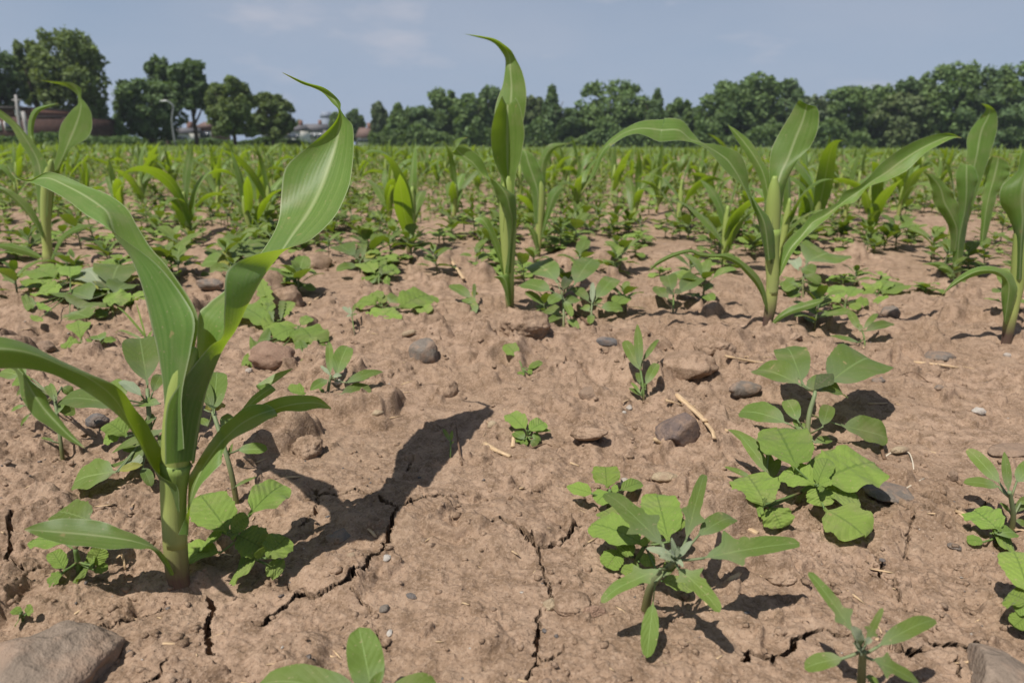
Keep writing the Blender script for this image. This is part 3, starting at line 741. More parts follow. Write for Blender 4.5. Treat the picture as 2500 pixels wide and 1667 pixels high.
# the tall plant in the middle
m2 = [
 ([S(fA2, (1110,560,.8), (1150,560,0), (1185,560,.8)), S(fA2, (1100,300,2), (1145,300,1.4), (1190,300,2)), S(f2, (1068,820,3), (1155,820,2.6), (1240,820,3)), S(f2, (1066,710,3.6), (1165,700,3.2), (1262,700,3.6)), S(f2, (1085,625,4.2), (1170,620,3.8), (1268,610,4.2)),
   S(f2, (1115,550,4.8), (1172,545,4.4), (1260,530,4.8)), S(f2, (1130,460,5.4), (1165,450,5), (1238,450,5.4)), S(f2, (1133,380,5.6), (1160,370,5.8), (1205,385,5.4)), S(f2, (1105,325,5.4), (1140,320,6), (1172,325,5)), S(f2, (1070,285,5), (1100,280,5.6), (1128,288,4.4)),
   S(f2, (1020,257,4.4), (1050,250,4.8), (1070,250,4)), S(f2, (950,238,3.6), (965,234,3.8), (985,232,3.4)), S(f2, (858,214,2.6), (860,215,2.6), (862,216,2.6))], dict(nv=52, nu=11, wave=.02, vfold=.4)),
 ([S(fA2, (1120,700,-1), (1150,700,.5), (1180,700,-1)), S(fA2, (1130,420,-1.6), (1160,440,.3), (1192,440,-1.6)), S(fA2, (1095,320,-2), (1150,330,.2), (1203,320,-2)), S(fA2, (1065,250,-2.4), (1147,260,.2), (1232,230,-2.4)), S(f2, (1045,940,-2.6), (1146,940,.2), (1248,920,-2.6)),
   S(f2, (1042,840,-2.8), (1146,850,.2), (1256,850,-2.8)), S(f2, (1062,740,-2.6), (1146,760,.2), (1240,740,-2.6)), S(f2, (1085,680,-2), (1146,700,.6), (1226,680,-2)), S(f2, (1110,618,-.6), (1147,672,1.2), (1200,628,-.6)), S(f2, (1120,640,2.4), (1150,700,2.8), (1195,650,2.4)), S(f2, (1140,800,4.6), (1155,820,4.6), (1170,800,4.6))],
  dict(nv=48, nu=13, wave=.015, vfold=.7)),
 ([S(fA2, (1130,640,.6), (1150,640,0), (1170,640,-.8)), S(fA2, (1060,420,.6), (1080,440,-.4), (1110,470,-.8)), S(fA2, (1030,345,.6), (1035,360,-.6), (1045,390,-1)), S(fA2, (1012,285,.4), (985,330,-.6), (1000,345,-1.4)), S(fA2, (965,215,0), (930,260,-.8), (905,262,-1.8)), S(fA2, (890,152,-.6), (850,200,-1.2), (800,200,-2)),
   S(fA2, (835,140,-1), (822,165,-1.4), (805,182,-2)), S(fA2, (800,125,-1.6), (815,135,-1.6), (830,150,-1.8)), S(fA2, (835,98,-1.4), (845,105,-1.4), (855,112,-1.4)), S(fA2, (890,93,-1), (891,95,-1), (891,97,-1))], dict(nv=40, nu=9, wave=.04)),
 ([S(fA2, (1130,960,-.9), (1150,960,-1.3), (1168,960,-.9)), S(fA2, (1150,800,-1), (1165,800,-1.6), (1182,780,-1)), S(fA2, (1142,650,-1.6), (1180,640,-2.6), (1203,620,-1.2)), S(fA2, (1110,540,-2), (1160,540,-3.2), (1202,520,-1.6)), S(fA2, (1085,470,-2.4), (1140,460,-3.4), (1190,465,-2)), S(fA2, (1050,395,-2.6), (1090,390,-3.2), (1140,420,-2.2)), S(fA2, (1036,360,-2.8), (1050,358,-3), (1070,375,-2.6))],
  dict(nv=30, nu=9, wave=.06)),
 ([S(fA2, (1150,1000,.4), (1135,1000,0), (1125,1000,-.4)), S(fA2, (1140,900,.4), (1115,900,-.2), (1095,890,-.6)), S(fA2, (1100,780,.6), (1075,790,-.2), (1050,770,-.8)), S(fA2, (1060,680,.6), (1035,690,-.2), (1015,680,-.8)), S(fA2, (1020,605,.4), (990,620,-.2), (970,640,-.8)), S(fA2, (945,600,0), (940,608,0), (930,620,-.2))], dict(nv=28, nu=7)),
 ([S(fA2, (1150,1160,-.7), (1162,1170,-1), (1172,1150,-.7)), S(fA2, (1130,1080,-1), (1150,1080,-1.6), (1168,1060,-.8)), S(fA2, (1105,1020,-1.2), (1135,1010,-1.8), (1160,985,-1)), S(fA2, (1085,995,-1.4), (1110,980,-1.8), (1145,965,-1.2)), S(fA2, (1058,985,-1.6), (1062,982,-1.6), (1070,980,-1.6))], dict(nv=20, nu=7)),
]
stem2 = [(1246, 765, .0062), (1244, 720, .0080), (1242, 660, .0092), (1241, 600, .0125), (1240, 520, .0145), (1240, 460, .011), (1240, 430, .003)]
maize('maize_plant', 'tall slender maize plant in the middle whose top blade bends left against the sky', (1246, 767), stem2, m2)

# the spreading plant right of the middle
m3 = [
 ([S(fA3, (700,900,.5), (745,900,-1), (788,900,.5)), S(fA3, (692,560,1), (750,560,-.8), (800,600,.6)), S(fA3, (730,425,1.6), (770,440,-.2), (835,390,.8)), S(f3, (726,830,2.2), (800,850,.8), (905,770,1)), S(f3, (740,700,2.8), (850,740,1.6), (985,680,1.4)), S(f3, (790,590,3.2), (895,620,2.2), (1030,590,1.8)),
   S(f3, (850,490,3.4), (940,510,2.6), (1046,490,2.2)), S(f3, (898,405,3.2), (963,425,2.6), (1036,435,2.4)), S(f3, (925,376,2.6), (967,406,2.4), (1012,414,2.6)), S(f3, (935,420,5), (968,440,5.2), (1000,440,5)), S(f3, (950,500,6.6), (965,505,6.6), (980,510,6.6))], dict(nv=46, nu=11, wave=.02, vfold=.5)),
 ([S(fA3, (700,700,2), (715,700,1.6), (740,690,2)), S(f3, (695,1020,2.4), (720,1010,2), (742,960,2.4)), S(f3, (655,860,2.8), (690,850,2.4), (728,850,2.8)), S(f3, (590,745,3.2), (630,735,2.8), (680,760,3.2)), S(f3, (530,650,3.6), (560,640,3.4), (610,645,3.6)), S(f3, (480,570,3.8), (490,560,3.8), (520,570,3.8)), S(f3, (461,534,4), (462,535,4), (463,536,4))], dict(nv=30, nu=7)),
 ([S(fA3, (785,1000,.4), (790,990,-.3), (775,1010,-1)), S(fA3, (800,830,.6), (815,900,0), (805,960,-.8)), S(fA3, (850,740,.9), (865,800,.4), (870,840,-.6)), S(fA3, (935,662,1.4), (935,720,1), (935,755,0)), S(fA3, (985,598,1.8), (1000,640,1.6), (1010,682,.6)), S(fA3, (1070,556,2.2), (1085,590,2.2), (1100,610,1.2)),
   S(fA3, (1160,508,2.6), (1175,525,2.6), (1190,530,2)), S(fA3, (1205,440,2.8), (1235,480,3), (1275,505,2)), S(fA3, (1290,408,3), (1315,425,3.2), (1340,425,2.6)), S(fA3, (1350,362,3.2), (1375,378,3.4), (1385,398,2.8)), S(fA3, (1430,268,3.6), (1470,320,3.8), (1500,358,2.8)), S(fA3, (1530,190,4), (1570,245,4.2), (1610,300,3)),
   S(fA3, (1640,125,4.2), (1680,175,4.4), (1720,195,3.4)), S(fA3, (1760,80,4.4), (1790,120,4.6), (1810,143,3.8)), S(fA3, (1870,65,4.6), (1890,85,4.8), (1900,100,4.2)), S(fA3, (1953,94,4.6), (1954,96,4.6), (1955,97,4.6))], dict(nv=64, nu=9, wave=.035)),
 ([S(fA3, (780,800,.6), (720,800,.2), (705,790,-.6)), S(fA3, (740,660,.8), (690,650,.2), (665,640,-.8)), S(fA3, (655,545,1), (625,545,.2), (612,525,-.9)), S(fA3, (600,420,1.2), (580,440,.2), (562,410,-1)), S(fA3, (588,330,1.2), (535,350,.2), (480,335,-1.2)), S(fA3, (545,205,1), (470,250,.2), (430,285,-1.4)), S(fA3, (470,160,.8), (410,200,0), (380,232,-1.4)), S(fA3, (380,138,.4), (345,160,-.4), (318,165,-1.4)),
   S(f3, (300,650,0), (290,650,-.8), (250,655,-1.4)), S(f3, (245,590,.6), (225,630,-.6), (215,642,-1.6)), S(f3, (170,510,.8), (150,570,-.8), (145,632,-1.8)), S(f3, (60,496,.8), (50,570,-1), (50,642,-2.2)), S(f2, (2150,758,.6), (2120,830,-1), (2100,905,-2.2)), S(f2, (2010,772,.2), (2000,820,-1.2), (1990,858,-2.2)), S(f2, (1900,822,-.2), (1890,850,-1.2), (1900,872,-2)), S(f2, (1795,892,-.6), (1795,920,-1.4), (1810,932,-1.8)),
   S(f2, (1735,975,-1), (1740,990,-1.4), (1760,995,-1.6)), S(fA2, (1680,330,-1.2), (1690,335,-1.4), (1702,335,-1.5)), S(fA2, (1614,450,-1.4), (1616,451,-1.4), (1618,452,-1.4))], dict(nv=72, nu=11, wave=.035, vfold=.35)),
 ([S(fA3, (720,1210,-.6), (705,1180,-1), (695,1160,-.8)), S(fA3, (706,1090,-.8), (690,1100,-1.2), (670,1090,-.8)), S(fA3, (672,1000,-1), (650,1010,-1.5), (632,1025,-1)), S(fA3, (630,945,-1), (600,955,-1.6), (575,960,-1)), S(fA3, (560,885,-1), (540,895,-1.6), (520,905,-1.2)), S(fA3, (470,835,-1), (450,850,-1.6), (430,865,-1.2)), S(fA3, (375,838,-1.2), (370,850,-1.6), (365,858,-1.4)), S(fA3, (290,825,-1.2), (285,840,-1.8), (280,852,-1.6)), S(fA3, (220,806,-1.4), (220,818,-2), (220,828,-1.8)),
   S(fA3, (110,832,-1.8), (115,845,-2.2), (120,855,-2)), S(fA3, (10,885,-2.2), (10,895,-2.6), (20,905,-2.4)), S(fA2, (2044,949,-2.6), (2045,950,-2.6), (2046,951,-2.6))], dict(nv=48, nu=7, wave=.04)),
 ([S(fA3, (722,1312,-.7), (724,1305,-1), (730,1316,-1.2)), S(fA3, (770,1238,-.9), (785,1245,-1.4), (790,1262,-1.4)), S(fA3, (850,1178,-.9), (865,1200,-1.5), (870,1220,-1.6)), S(fA3, (960,1140,-.9), (965,1165,-1.6), (975,1190,-1.8)), S(fA3, (1040,1122,-1), (1035,1145,-1.6), (1030,1165,-1.8)), S(fA3, (1078,1124,-1.2), (1078,1127,-1.2), (1076,1130,-1.4))], dict(nv=26, nu=7, wave=.04)),
 ([S(fA3, (705,880,-.6), (725,880,-1.6), (785,850,-.4)), S(fA3, (660,650,-.4), (700,660,-1.6), (786,725,-.5)), S(fA3, (620,520,-.2), (660,560,-1.3), (740,620,-.5)), S(fA3, (606,465,0), (625,490,-.9), (665,535,-.4)), S(fA3, (606,445,.2), (608,450,0), (612,460,0))], dict(nv=24, nu=9, vfold=.4)),
]
stem3 = [(1872, 798, .0068), (1880, 755, .0085), (1884, 720, .0088), (1886, 680, .0092), (1884, 620, .0098), (1886, 560, .0105), (1888, 500, .0105), (1890, 460, .008), (1892, 430, .003)]
maize('maize_plant', 'spreading maize plant right of the middle with long blades out to both sides', (1873, 802), stem3, m3)

# the plant cut by the right edge
m4 = [
 ([S(fA3, (2285,1000,0), (2325,1000,-1), (2370,1000,0)), S(fA3, (2290,740,.4), (2335,740,-1), (2400,740,.2)), S(fA3, (2252,600,.8), (2345,620,-.8), (2440,600,.4)), S(fA3, (2196,505,1), (2340,510,-.6), (2480,500,.6)), S(fA3, (2200,420,1.2), (2345,420,-.4), (2490,420,.8)), S(fA3, (2275,345,1.4), (2360,340,0), (2480,340,1)), S(fA3, (2312,300,1.6), (2380,260,.4), (2460,270,1.2)), S(fA3, (2335,200,1.8), (2390,190,1), (2440,200,1.4)), S(fA3, (2380,130,2), (2395,130,1.6), (2420,140,1.8))],
  dict(nv=40, nu=11, wave=.03, vfold=.4)),
 ([S(fA3, (2240,1290,-.8), (2230,1270,-1.2), (2220,1240,-.9)), S(fA3, (2305,1105,-1), (2250,1130,-1.6), (2205,1090,-1)), S(fA3, (2303,1030,-1), (2255,1030,-1.8), (2212,1000,-1)), S(fA3, (2270,962,-1), (2220,975,-1.8), (2180,975,-1)), S(fA3, (2210,930,-1), (2160,945,-1.9), (2130,960,-1.2)), S(fA3, (2110,912,-1), (2060,945,-2), (2050,975,-1.6)), S(fA3, (2000,940,-1.2), (1970,985,-2.2), (1960,1010,-1.8)), S(fA3, (1900,1010,-1.6), (1890,1040,-2.2), (1885,1055,-2)), S(fA3, (1829,1094,-2), (1830,1095,-2), (1831,1096,-2))], dict(nv=36, nu=9, wave=.03)),
]
stem4 = [(2459, 822, .0072), (2466, 780, .0085), (2476, 730, .009), (2484, 690, .0095), (2490, 630, .0105), (2494, 570, .009), (2498, 530, .003)]
maize('maize_plant', 'maize plant cut off by the right edge, one low blade arching left', (2459, 826), stem4, m4)

# the plant behind, right of the spreading one
m5 = [
 ([S(fA3, (1905,700,1), (1940,700,.2), (1975,700,1)), S(fA3, (1960,420,2.2), (2000,420,1.8), (2060,430,2.2)), S(f3, (1988,720,3), (2050,730,2.6), (2130,740,3)), S(f3, (1986,640,3.6), (2065,640,3.2), (2160,650,3.6)), S(f3, (2010,570,4), (2085,560,3.6), (2180,570,4)), S(f3, (2070,490,4.2), (2120,490,4), (2184,500,4.2)), S(f3, (2110,440,4), (2135,440,4), (2172,450,4)), S(f3, (2085,405,3.4), (2100,405,3.4), (2130,412,3.4)), S(f3, (2074,398,3), (2076,399,3), (2078,400,3))], dict(nv=36, nu=9)),
 ([S(fA3, (1895,900,-1), (1925,900,-1.6), (1955,900,-1)), S(fA3, (1900,720,-1), (1940,730,-2), (1985,700,-1)), S(fA3, (1930,560,-1.2), (1975,560,-2.2), (2005,560,-1.2)), S(fA3, (1925,430,-1.6), (1985,440,-2.4), (2045,420,-1.6)), S(fA3, (1915,340,-1.8), (1985,340,-2.4), (2060,350,-1.8)), S(fA3, (1940,265,-1.6), (1985,275,-1.8), (2040,290,-1.6)), S(fA3, (1955,248,-1), (1985,268,-1), (2010,265,-1))], dict(nv=30, nu=9, wave=.03)),
 ([S(fA3, (1880,820,-1), (1910,820,-1.8), (1950,800,-1)), S(fA3, (1880,700,-1), (1925,690,-2), (1970,660,-1)), S(fA3, (1830,590,-1), (1890,590,-2.2), (1945,560,-1.4)), S(fA3, (1780,520,-1.2), (1845,510,-2), (1920,490,-1.6)), S(fA3, (1765,430,-1.4), (1820,420,-2), (1890,440,-1.8)), S(fA3, (1740,350,-1.6), (1770,350,-2), (1830,370,-1.8)), S(fA3, (1700,310,-1.8), (1720,315,-1.9), (1760,320,-1.8))], dict(nv=30, nu=9, wave=.07)),
 ([S(fA3, (2070,760,3), (2085,760,2.4), (2110,740,3)), S(fA3, (2080,560,3.4), (2110,560,2.8), (2160,540,3.4)), S(fA3, (2085,450,4), (2135,440,3.4), (2190,430,4)), S(fA3, (2100,360,4.4), (2160,350,4), (2255,340,4.4)), S(fA3, (2110,270,4.6), (2180,270,4.4), (2262,290,4.6)), S(fA3, (2150,210,4.6), (2190,215,4.4), (2240,240,4.6))], dict(nv=26, nu=9, wave=.06)),
 ([S(fA3, (1920,990,-.8), (1905,980,-1.2), (1890,1010,-1)), S(fA3, (1890,930,-.8), (1870,935,-1.6), (1850,960,-1.2)), S(fA3, (1830,890,-.8), (1810,900,-1.6), (1790,920,-1.4)), S(fA3, (1770,890,-1), (1755,895,-1.4), (1740,905,-1.4)), S(fA3, (1700,900,-1.2), (1701,901,-1.2), (1702,902,-1.2))], dict(nv=24, nu=7)),
]
stem5 = [(2337, 682, .0062), (2337, 650, .0075), (2338, 610, .0085), (2340, 560, .009), (2345, 500, .009), (2350, 460, .004)]
maize('maize_plant', 'maize plant with crinkled dark left blade standing between the spreading one and the right edge', (2337, 684), stem5, m5)

# the plant at the far left with a twisted top
m0 = [
 ([S(fA, (260,700,.8), (290,700,.3), (320,700,.8)), S(fA, (300,420,1.5), (330,400,.8), (360,380,1.2)), S(fS, (1110,1440,2), (1240,1500,1.4), (1330,1470,1.4)), S(fS, (1125,1180,2.6), (1350,1230,2), (1640,1260,1.6)), S(fS, (1170,980,3), (1430,1040,2.4), (1756,1070,2.2)), S(fS, (1290,800,3.2), (1510,820,2.8), (1755,800,2.6)), S(fS, (1400,670,3.4), (1545,660,3), (1700,660,2.8)), S(fS, (1490,590,3.4), (1550,570,3.2), (1620,540,3.2)),
   S(fS, (1490,470,3.6), (1520,470,3.4), (1560,470,3.4)), S(fS, (1470,400,3.6), (1510,370,3.4), (1555,320,3.4)), S(fS, (1360,310,3.6), (1430,260,3.2), (1500,240,3.2)), S(fS, (1200,225,3.4), (1270,180,3), (1330,165,3)), S(fS, (1000,180,3), (1050,160,2.8), (1080,145,2.8)), S(fS, (735,122,2.4), (738,124,2.4), (740,126,2.4))], dict(nv=52, nu=9)),
 ([S(fA, (250,600,0), (275,600,-.6), (300,600,-.8)), S(fA, (215,340,.4), (260,350,-.4), (310,330,-.8)), S(fA, (190,230,.8), (235,230,0), (290,240,-.6)), S(f1, (120,900,1.2), (160,880,.4), (205,900,-.4)), S(f1, (70,810,1.6), (95,790,1), (120,800,.2)), S(f1, (10,760,2), (30,740,1.6), (50,735,1)), S(f1, (-60,690,2.4), (-50,680,2), (-40,675,1.8))], dict(nv=30, nu=9)),
 ([S(fA, (290,560,-.4), (300,560,-.8), (310,560,-.4)), S(fA, (200,150,1), (215,150,.6), (235,160,1)), S(f1, (178,860,1.6), (195,860,1.2), (215,860,1.6)), S(f1, (182,770,2), (200,770,1.6), (222,780,2)), S(f1, (215,700,2.2), (235,705,1.8), (250,720,2.2)), S(f1, (290,672,2.4), (295,680,2), (300,690,2.4)), S(f1, (370,660,2.6), (371,661,2.6), (372,662,2.6))], dict(nv=28, nu=7)),
 ([S(fA, (285,760,-1), (275,740,-1.3), (280,700,-.9)), S(fA, (240,680,-1.2), (225,640,-1.5), (240,600,-1)), S(fA, (170,580,-1.4), (160,545,-1.7), (180,510,-1.2)), S(fA, (100,510,-1.6), (95,480,-1.8), (110,455,-1.4)), S(fA, (30,450,-1.8), (30,430,-2), (35,415,-1.6)), S(fA, (-60,400,-2), (-60,398,-2), (-60,396,-2))], dict(nv=26, nu=7)),
 ([S(fA, (320,880,-.8), (328,870,-1), (340,880,-1)), S(fA, (355,790,-.8), (368,790,-1), (380,790,-1)), S(fA, (400,710,-.6), (415,720,-.8), (430,725,-.8)), S(fA, (470,665,-.4), (485,680,-.6), (500,695,-.6)), S(fA, (545,648,-.2), (550,660,-.3), (560,670,-.3)), S(fA, (612,654,0), (613,655,0), (614,656,0))], dict(nv=26, nu=7)),
 ([S(fA, (280,860,-.8), (260,860,-1.1), (250,870,-1)), S(fA, (200,810,-1), (190,825,-1.3), (180,850,-1.2)), S(fA, (120,780,-1.2), (110,800,-1.5), (100,830,-1.4)), S(fA, (40,768,-1.4), (30,785,-1.6), (20,805,-1.6)), S(fA, (-60,780,-1.6), (-61,785,-1.6), (-62,790,-1.6))], dict(nv=24, nu=7)),
]
stem0 = [(121, 652, .014), (118, 632, .0135), (116, 610, .0105), (112, 560, .0105), (112, 500, .0115), (116, 450, .012), (122, 410, .009), (126, 390, .003)]
maize('maize_plant', 'maize plant at the left edge with a swollen purple foot and twisted top blade', (121, 656), stem0, m0)

# the smaller plant just behind the middle one
m6 = [
 ([S(fA2, (1320,640,0), (1340,640,-.8), (1365,640,0)), S(fA2, (1300,440,.2), (1340,450,-1), (1385,440,.2)), S(fA2, (1255,350,.4), (1310,340,-.6), (1372,340,.2)), S(fA2, (1228,260,.6), (1285,270,-.4), (1350,270,.2)), S(fA2, (1222,190,.8), (1265,200,0), (1310,205,.4)), S(fA2, (1232,165,.8), (1250,168,.6), (1275,178,.8))], dict(nv=28, nu=9, wave=.03)),
 ([S(fA2, (1350,600,.6), (1365,600,.2), (1385,600,.6)), S(fA2, (1345,350,1), (1365,350,.6), (1390,360,1)), S(fA2, (1340,270,1.4), (1370,260,.8), (1400,270,1.2)), S(fA2, (1370,190,1.6), (1400,190,1), (1425,200,1.4)), S(fA2, (1420,135,1.6), (1450,150,1.2), (1460,165,1.4)), S(fA2, (1540,130,1.8), (1541,131,1.8), (1542,132,1.8))], dict(nv=28, nu=7)),
 ([S(fA2, (1350,720,-.3), (1360,740,-.6), (1370,720,-.6)), S(fA2, (1390,560,0), (1405,580,-.8), (1420,590,-.8)), S(fA2, (1410,450,.2), (1435,480,-.6), (1455,510,-.6)), S(fA2, (1460,405,.4), (1475,425,0), (1490,445,0)), S(fA2, (1505,400,.6), (1507,410,.4), (1508,418,.4))], dict(nv=22, nu=7)),
 ([S(fA2, (1340,850,-.5), (1345,850,-.9), (1355,850,-.5)), S(fA2, (1310,750,-.6), (1325,750,-1), (1345,740,-.6)), S(fA2, (1285,690,-.8), (1305,690,-1.1), (1325,690,-.8)), S(fA2, (1262,660,-1), (1270,662,-1), (1280,664,-1))], dict(nv=18, nu=7)),
]
stem6 = [(1314, 622, .0055), (1315, 595, .0075), (1317, 550, .0095), (1320, 500, .012), (1320, 460, .010), (1318, 440, .003)]
maize('maize_plant', 'shorter maize plant close behind the right of the tall middle one', (1314, 625), stem6, m6)
# ------------------------------------------------------------------ weeds of the foreground, one by one
WMAT = {'g': GOOSE, 'r': ROUND, 'd': DARK, 'm': MEAL, 'p': PALE}
def weed(name, label, cat, base_px, stem_pts, leaves, stem_r=(.0022, .0014), smat=None, group=None):
    """stem_pts: (px, py, mm above ground); leaves: (bx, by, bz, tx, ty, tz, width px, kind, material, face, extras)"""
    b = ground(*base_px); g0 = b.z
    root = thing(name, label, cat, b, group)
    pts = [b - Vector((0, 0, .006))]
    for (x, y, mm) in stem_pts: pts.append(at_z(x, y, g0 + mm / 1000.0))
    if len(pts) == 1: pts.append(b + Vector((0, 0, .01)))
    part('stem', stem_geo(pts, stem_r[0], stem_r[1]), smat or WSTEM, root)
    apex = pts[-1]
    for i, lf in enumerate(leaves):
        bx, by, bz, tx, ty, tz, w, kind, mt = lf[:9]
        face = lf[9] if len(lf) > 9 else .45
        kw = dict(lf[10]) if len(lf) > 10 else {}
        r = random.Random(i * 31 + len(label))
        kw.setdefault('arch', r.uniform(.01, .07)); kw.setdefault('fold', r.uniform(.06, .34) if mt != 'r' else r.uniform(.04, .18)); kw.setdefault('ripple', r.uniform(.02, .07) if mt in 'gd' else r.uniform(.05, .15)); kw.setdefault('twist', r.uniform(-.25, .25) if mt != 'r' else r.uniform(-.12, .12))
        kw.setdefault('curl', r.uniform(-.05, .4) if mt != 'r' else r.uniform(-.05, .22))
        part('leaf', px_leaf((bx, by, bz), (tx, ty, tz), w, kind, face, g0, seed=i * 7 + len(label), **kw), WMAT[mt], root)
        # leaf stalk back to the stem where the leaf starts away from it
        B = at_z(bx, by, g0 + bz / 1000.0)
        q = min(pts[1:], key=lambda p: (p - B).length)
        if (q - B).length > .0035:
            mid = (q + B) / 2 + Vector((0, 0, -.0006))
            part('leaf_stalk', tube([q, mid, B + (B - q).normalized() * .001], [.0010, .0008, .0007], 6), smat or WSTEM, root)
    return root
G, B_ = 'goosefoot_weed', 'broadleaf_weed'

weed(G, 'goosefoot weed with lobed star-like leaves at the bottom centre right, mealy in the middle', 'weed', (1574, 1483), [(1590, 1430, 22), (1632, 1385, 42), (1650, 1366, 50)], [
 (1619,1330,52, 1474,1192,62, 82,'hastate','g'), (1675,1318,52, 1722,1143,66, 60,'hastate','g'), (1706,1306,50, 1797,1256,52, 42,'oblong','g'), (1716,1362,50, 1953,1322,52, 78,'hastate','g',.3),
 (1655,1386,48, 1758,1488,42, 68,'hastate','g',.25), (1612,1388,46, 1466,1455,38, 60,'hastate','g',.25), (1600,1420,34, 1579,1604,8, 44,'stalk','g',.3),
 (1650,1362,52, 1578,1336,58, 24,'lance','m'), (1652,1362,52, 1690,1318,62, 22,'lance','m'), (1648,1360,52, 1640,1312,64, 16,'lance','m'), (1652,1366,52, 1612,1358,58, 14,'lance','m'), (1650,1366,52, 1668,1384,54, 12,'lance','m'), (1648,1362,52, 1660,1330,62, 12,'lance','m'), (1650,1364,52, 1634,1346,60, 12,'lance','m'),
 (1620,1405,40, 1648,1362,44, 30,'oblong','g')], (.0030, .0016), GSTEM)
weed(B_, 'bright green round-leaved weed half hidden behind the star-like goosefoot', 'weed', (1545, 1392), [(1556, 1366, 10), (1575, 1330, 22)], [
 (1632,1322,26, 1603,1203,34, 92,'round','r'), (1572,1330,24, 1447,1278,22, 72,'round','r'), (1545,1318,22, 1512,1345,16, 60,'round','r',.3), (1512,1342,12, 1482,1386,4, 56,'round','r',.3), (1506,1335,12, 1535,1352,8, 28,'oblong','r'),
 (1640,1300,26, 1663,1262,30, 42,'round','r'), (1615,1416,14, 1692,1432,10, 36,'round','r',.3), (1560,1400,12, 1518,1386,10, 32,'oblong','r'), (1560,1370,16, 1600,1365,18, 34,'round','r'), (1580,1330,26, 1572,1310,32, 26,'round','r'), (1500,1265,20, 1475,1245,18, 40,'round','r')])
weed(B_, 'small pale green weed of four leaves in front of a white stone chip', 'weed', (1488, 1236), [(1486, 1216, 10), (1490, 1194, 18)], [
 (1482,1192,18, 1478,1138,26, 68,'round','r'), (1446,1205,15, 1383,1186,15, 40,'lance','r'), (1516,1196,16, 1568,1176,17, 30,'oblong','r'), (1484,1200,16, 1456,1226,10, 44,'oblong','r',.3), (1492,1196,18, 1510,1192,20, 20,'round','r')])
weed(G, 'tall goosefoot weed on the right, toothed leaf rosette with a purple-brown youngest leaf', 'weed', (1982, 1112), [(1972, 1060, 14), (1976, 1010, 32), (1988, 968, 48), (1990, 955, 52)], [
 (1960,938,54, 1918,836,66, 66,'ovate','g',.6), (2010,945,52, 2149,864,58, 80,'ovate','g',.6), (1958,942,52, 1844,898,54, 52,'ovate','g',.4), (1984,956,52, 2034,912,66, 42,'kite','d',.35), (1968,950,50, 2062,958,44, 40,'oblong','g',.2),
 (1925,1034,24, 1807,1002,22, 50,'ovate','g',.4), (1950,1030,28, 1921,971,40, 40,'ovate','g',.75), (2008,1042,28, 2024,988,40, 40,'ovate','g',.8), (2052,1038,24, 2168,1066,16, 58,'ovate','g',.4), (1990,1080,10, 2034,1070,10, 20,'lance','g'), (1952,1052,20, 1938,1020,26, 18,'lance','g'), (1968,1050,18, 1955,1030,22, 18,'lance','g')], (.0030, .0018), GSTEM)
weed(B_, 'cluster of bright round crinkled leaves right of centre below the tall goosefoot', 'weed', (1945, 1222), [(1960, 1200, 12), (1992, 1184, 20)], [
 (1945,1144,30, 1898,1046,36, 104,'round','r',.5), (1992,1184,22, 2135,1128,26, 98,'round','r',.4), (1990,1182,22, 1914,1150,22, 62,'round','r',.4), (1994,1188,20, 2006,1236,10, 64,'round','r',.3), (1994,1182,24, 2022,1118,36, 50,'round','r',.7), (2006,1196,18, 2092,1214,12, 54,'round','r',.3),
 (1868,1232,18, 1826,1164,22, 92,'round','r',.4), (1880,1236,14, 1908,1288,4, 72,'round','r',.3), (1872,1228,20, 1880,1202,26, 36,'round','r',.5), (1866,1236,16, 1848,1248,10, 30,'round','r'), (2012,1240,10, 2112,1304,6, 98,'ovate','r',.3),
 (1998,1184,26, 2030,1172,30, 24,'round','r'), (1996,1186,26, 2012,1196,24, 18,'round','r'), (1870,1230,22, 1862,1218,26, 16,'round','r')], (.0026, .0020))
weed(G, 'narrow smooth-leaved seedling left of the cluster of bright round leaves', 'weed', (1868, 1188), [(1872, 1168, 10)], [
 (1876,1112,26, 1777,1043,36, 26,'lance','g'), (1880,1160,12, 1804,1058,36, 34,'lance','g',.6), (1876,1166,10, 1906,1118,28, 34,'lance','g',.6), (1834,1166,8, 1768,1138,10, 15,'lance','g'), (1888,1150,14, 1872,1100,28, 22,'lance','g',.7), (1884,1120,22, 1862,1096,26, 14,'lance','g'), (1960,1150,16, 2050,1094,26, 24,'lance','g')], (.0018, .0012), GSTEM)
weed(G, 'goosefoot weed at the bottom right corner with six long blunt leaves', 'weed', (2104, 1690), [(2104, 1640, 16), (2106, 1596, 34), (2106, 1586, 38)], [
 (2084,1546,44, 1974,1396,62, 52,'hastate','g'), (2116,1564,42, 2154,1484,58, 36,'hastate','g',.7), (2148,1574,38, 2287,1504,46, 44,'oblong','g'), (2057,1606,34, 1963,1628,28, 42,'oblong','g',.3), (2128,1608,34, 2248,1668,26, 54,'hastate','g',.25),
 (2104,1582,40, 2082,1528,54, 22,'lance','m'), (2108,1584,40, 2124,1560,50, 16,'lance','m'), (2102,1590,38, 2084,1570,44, 16,'lance','m'), (2100,1582,40, 2108,1556,50, 14,'lance','m'), (2112,1650,14, 2150,1672,10, 20,'lance','g')], (.0024, .0016), GSTEM)
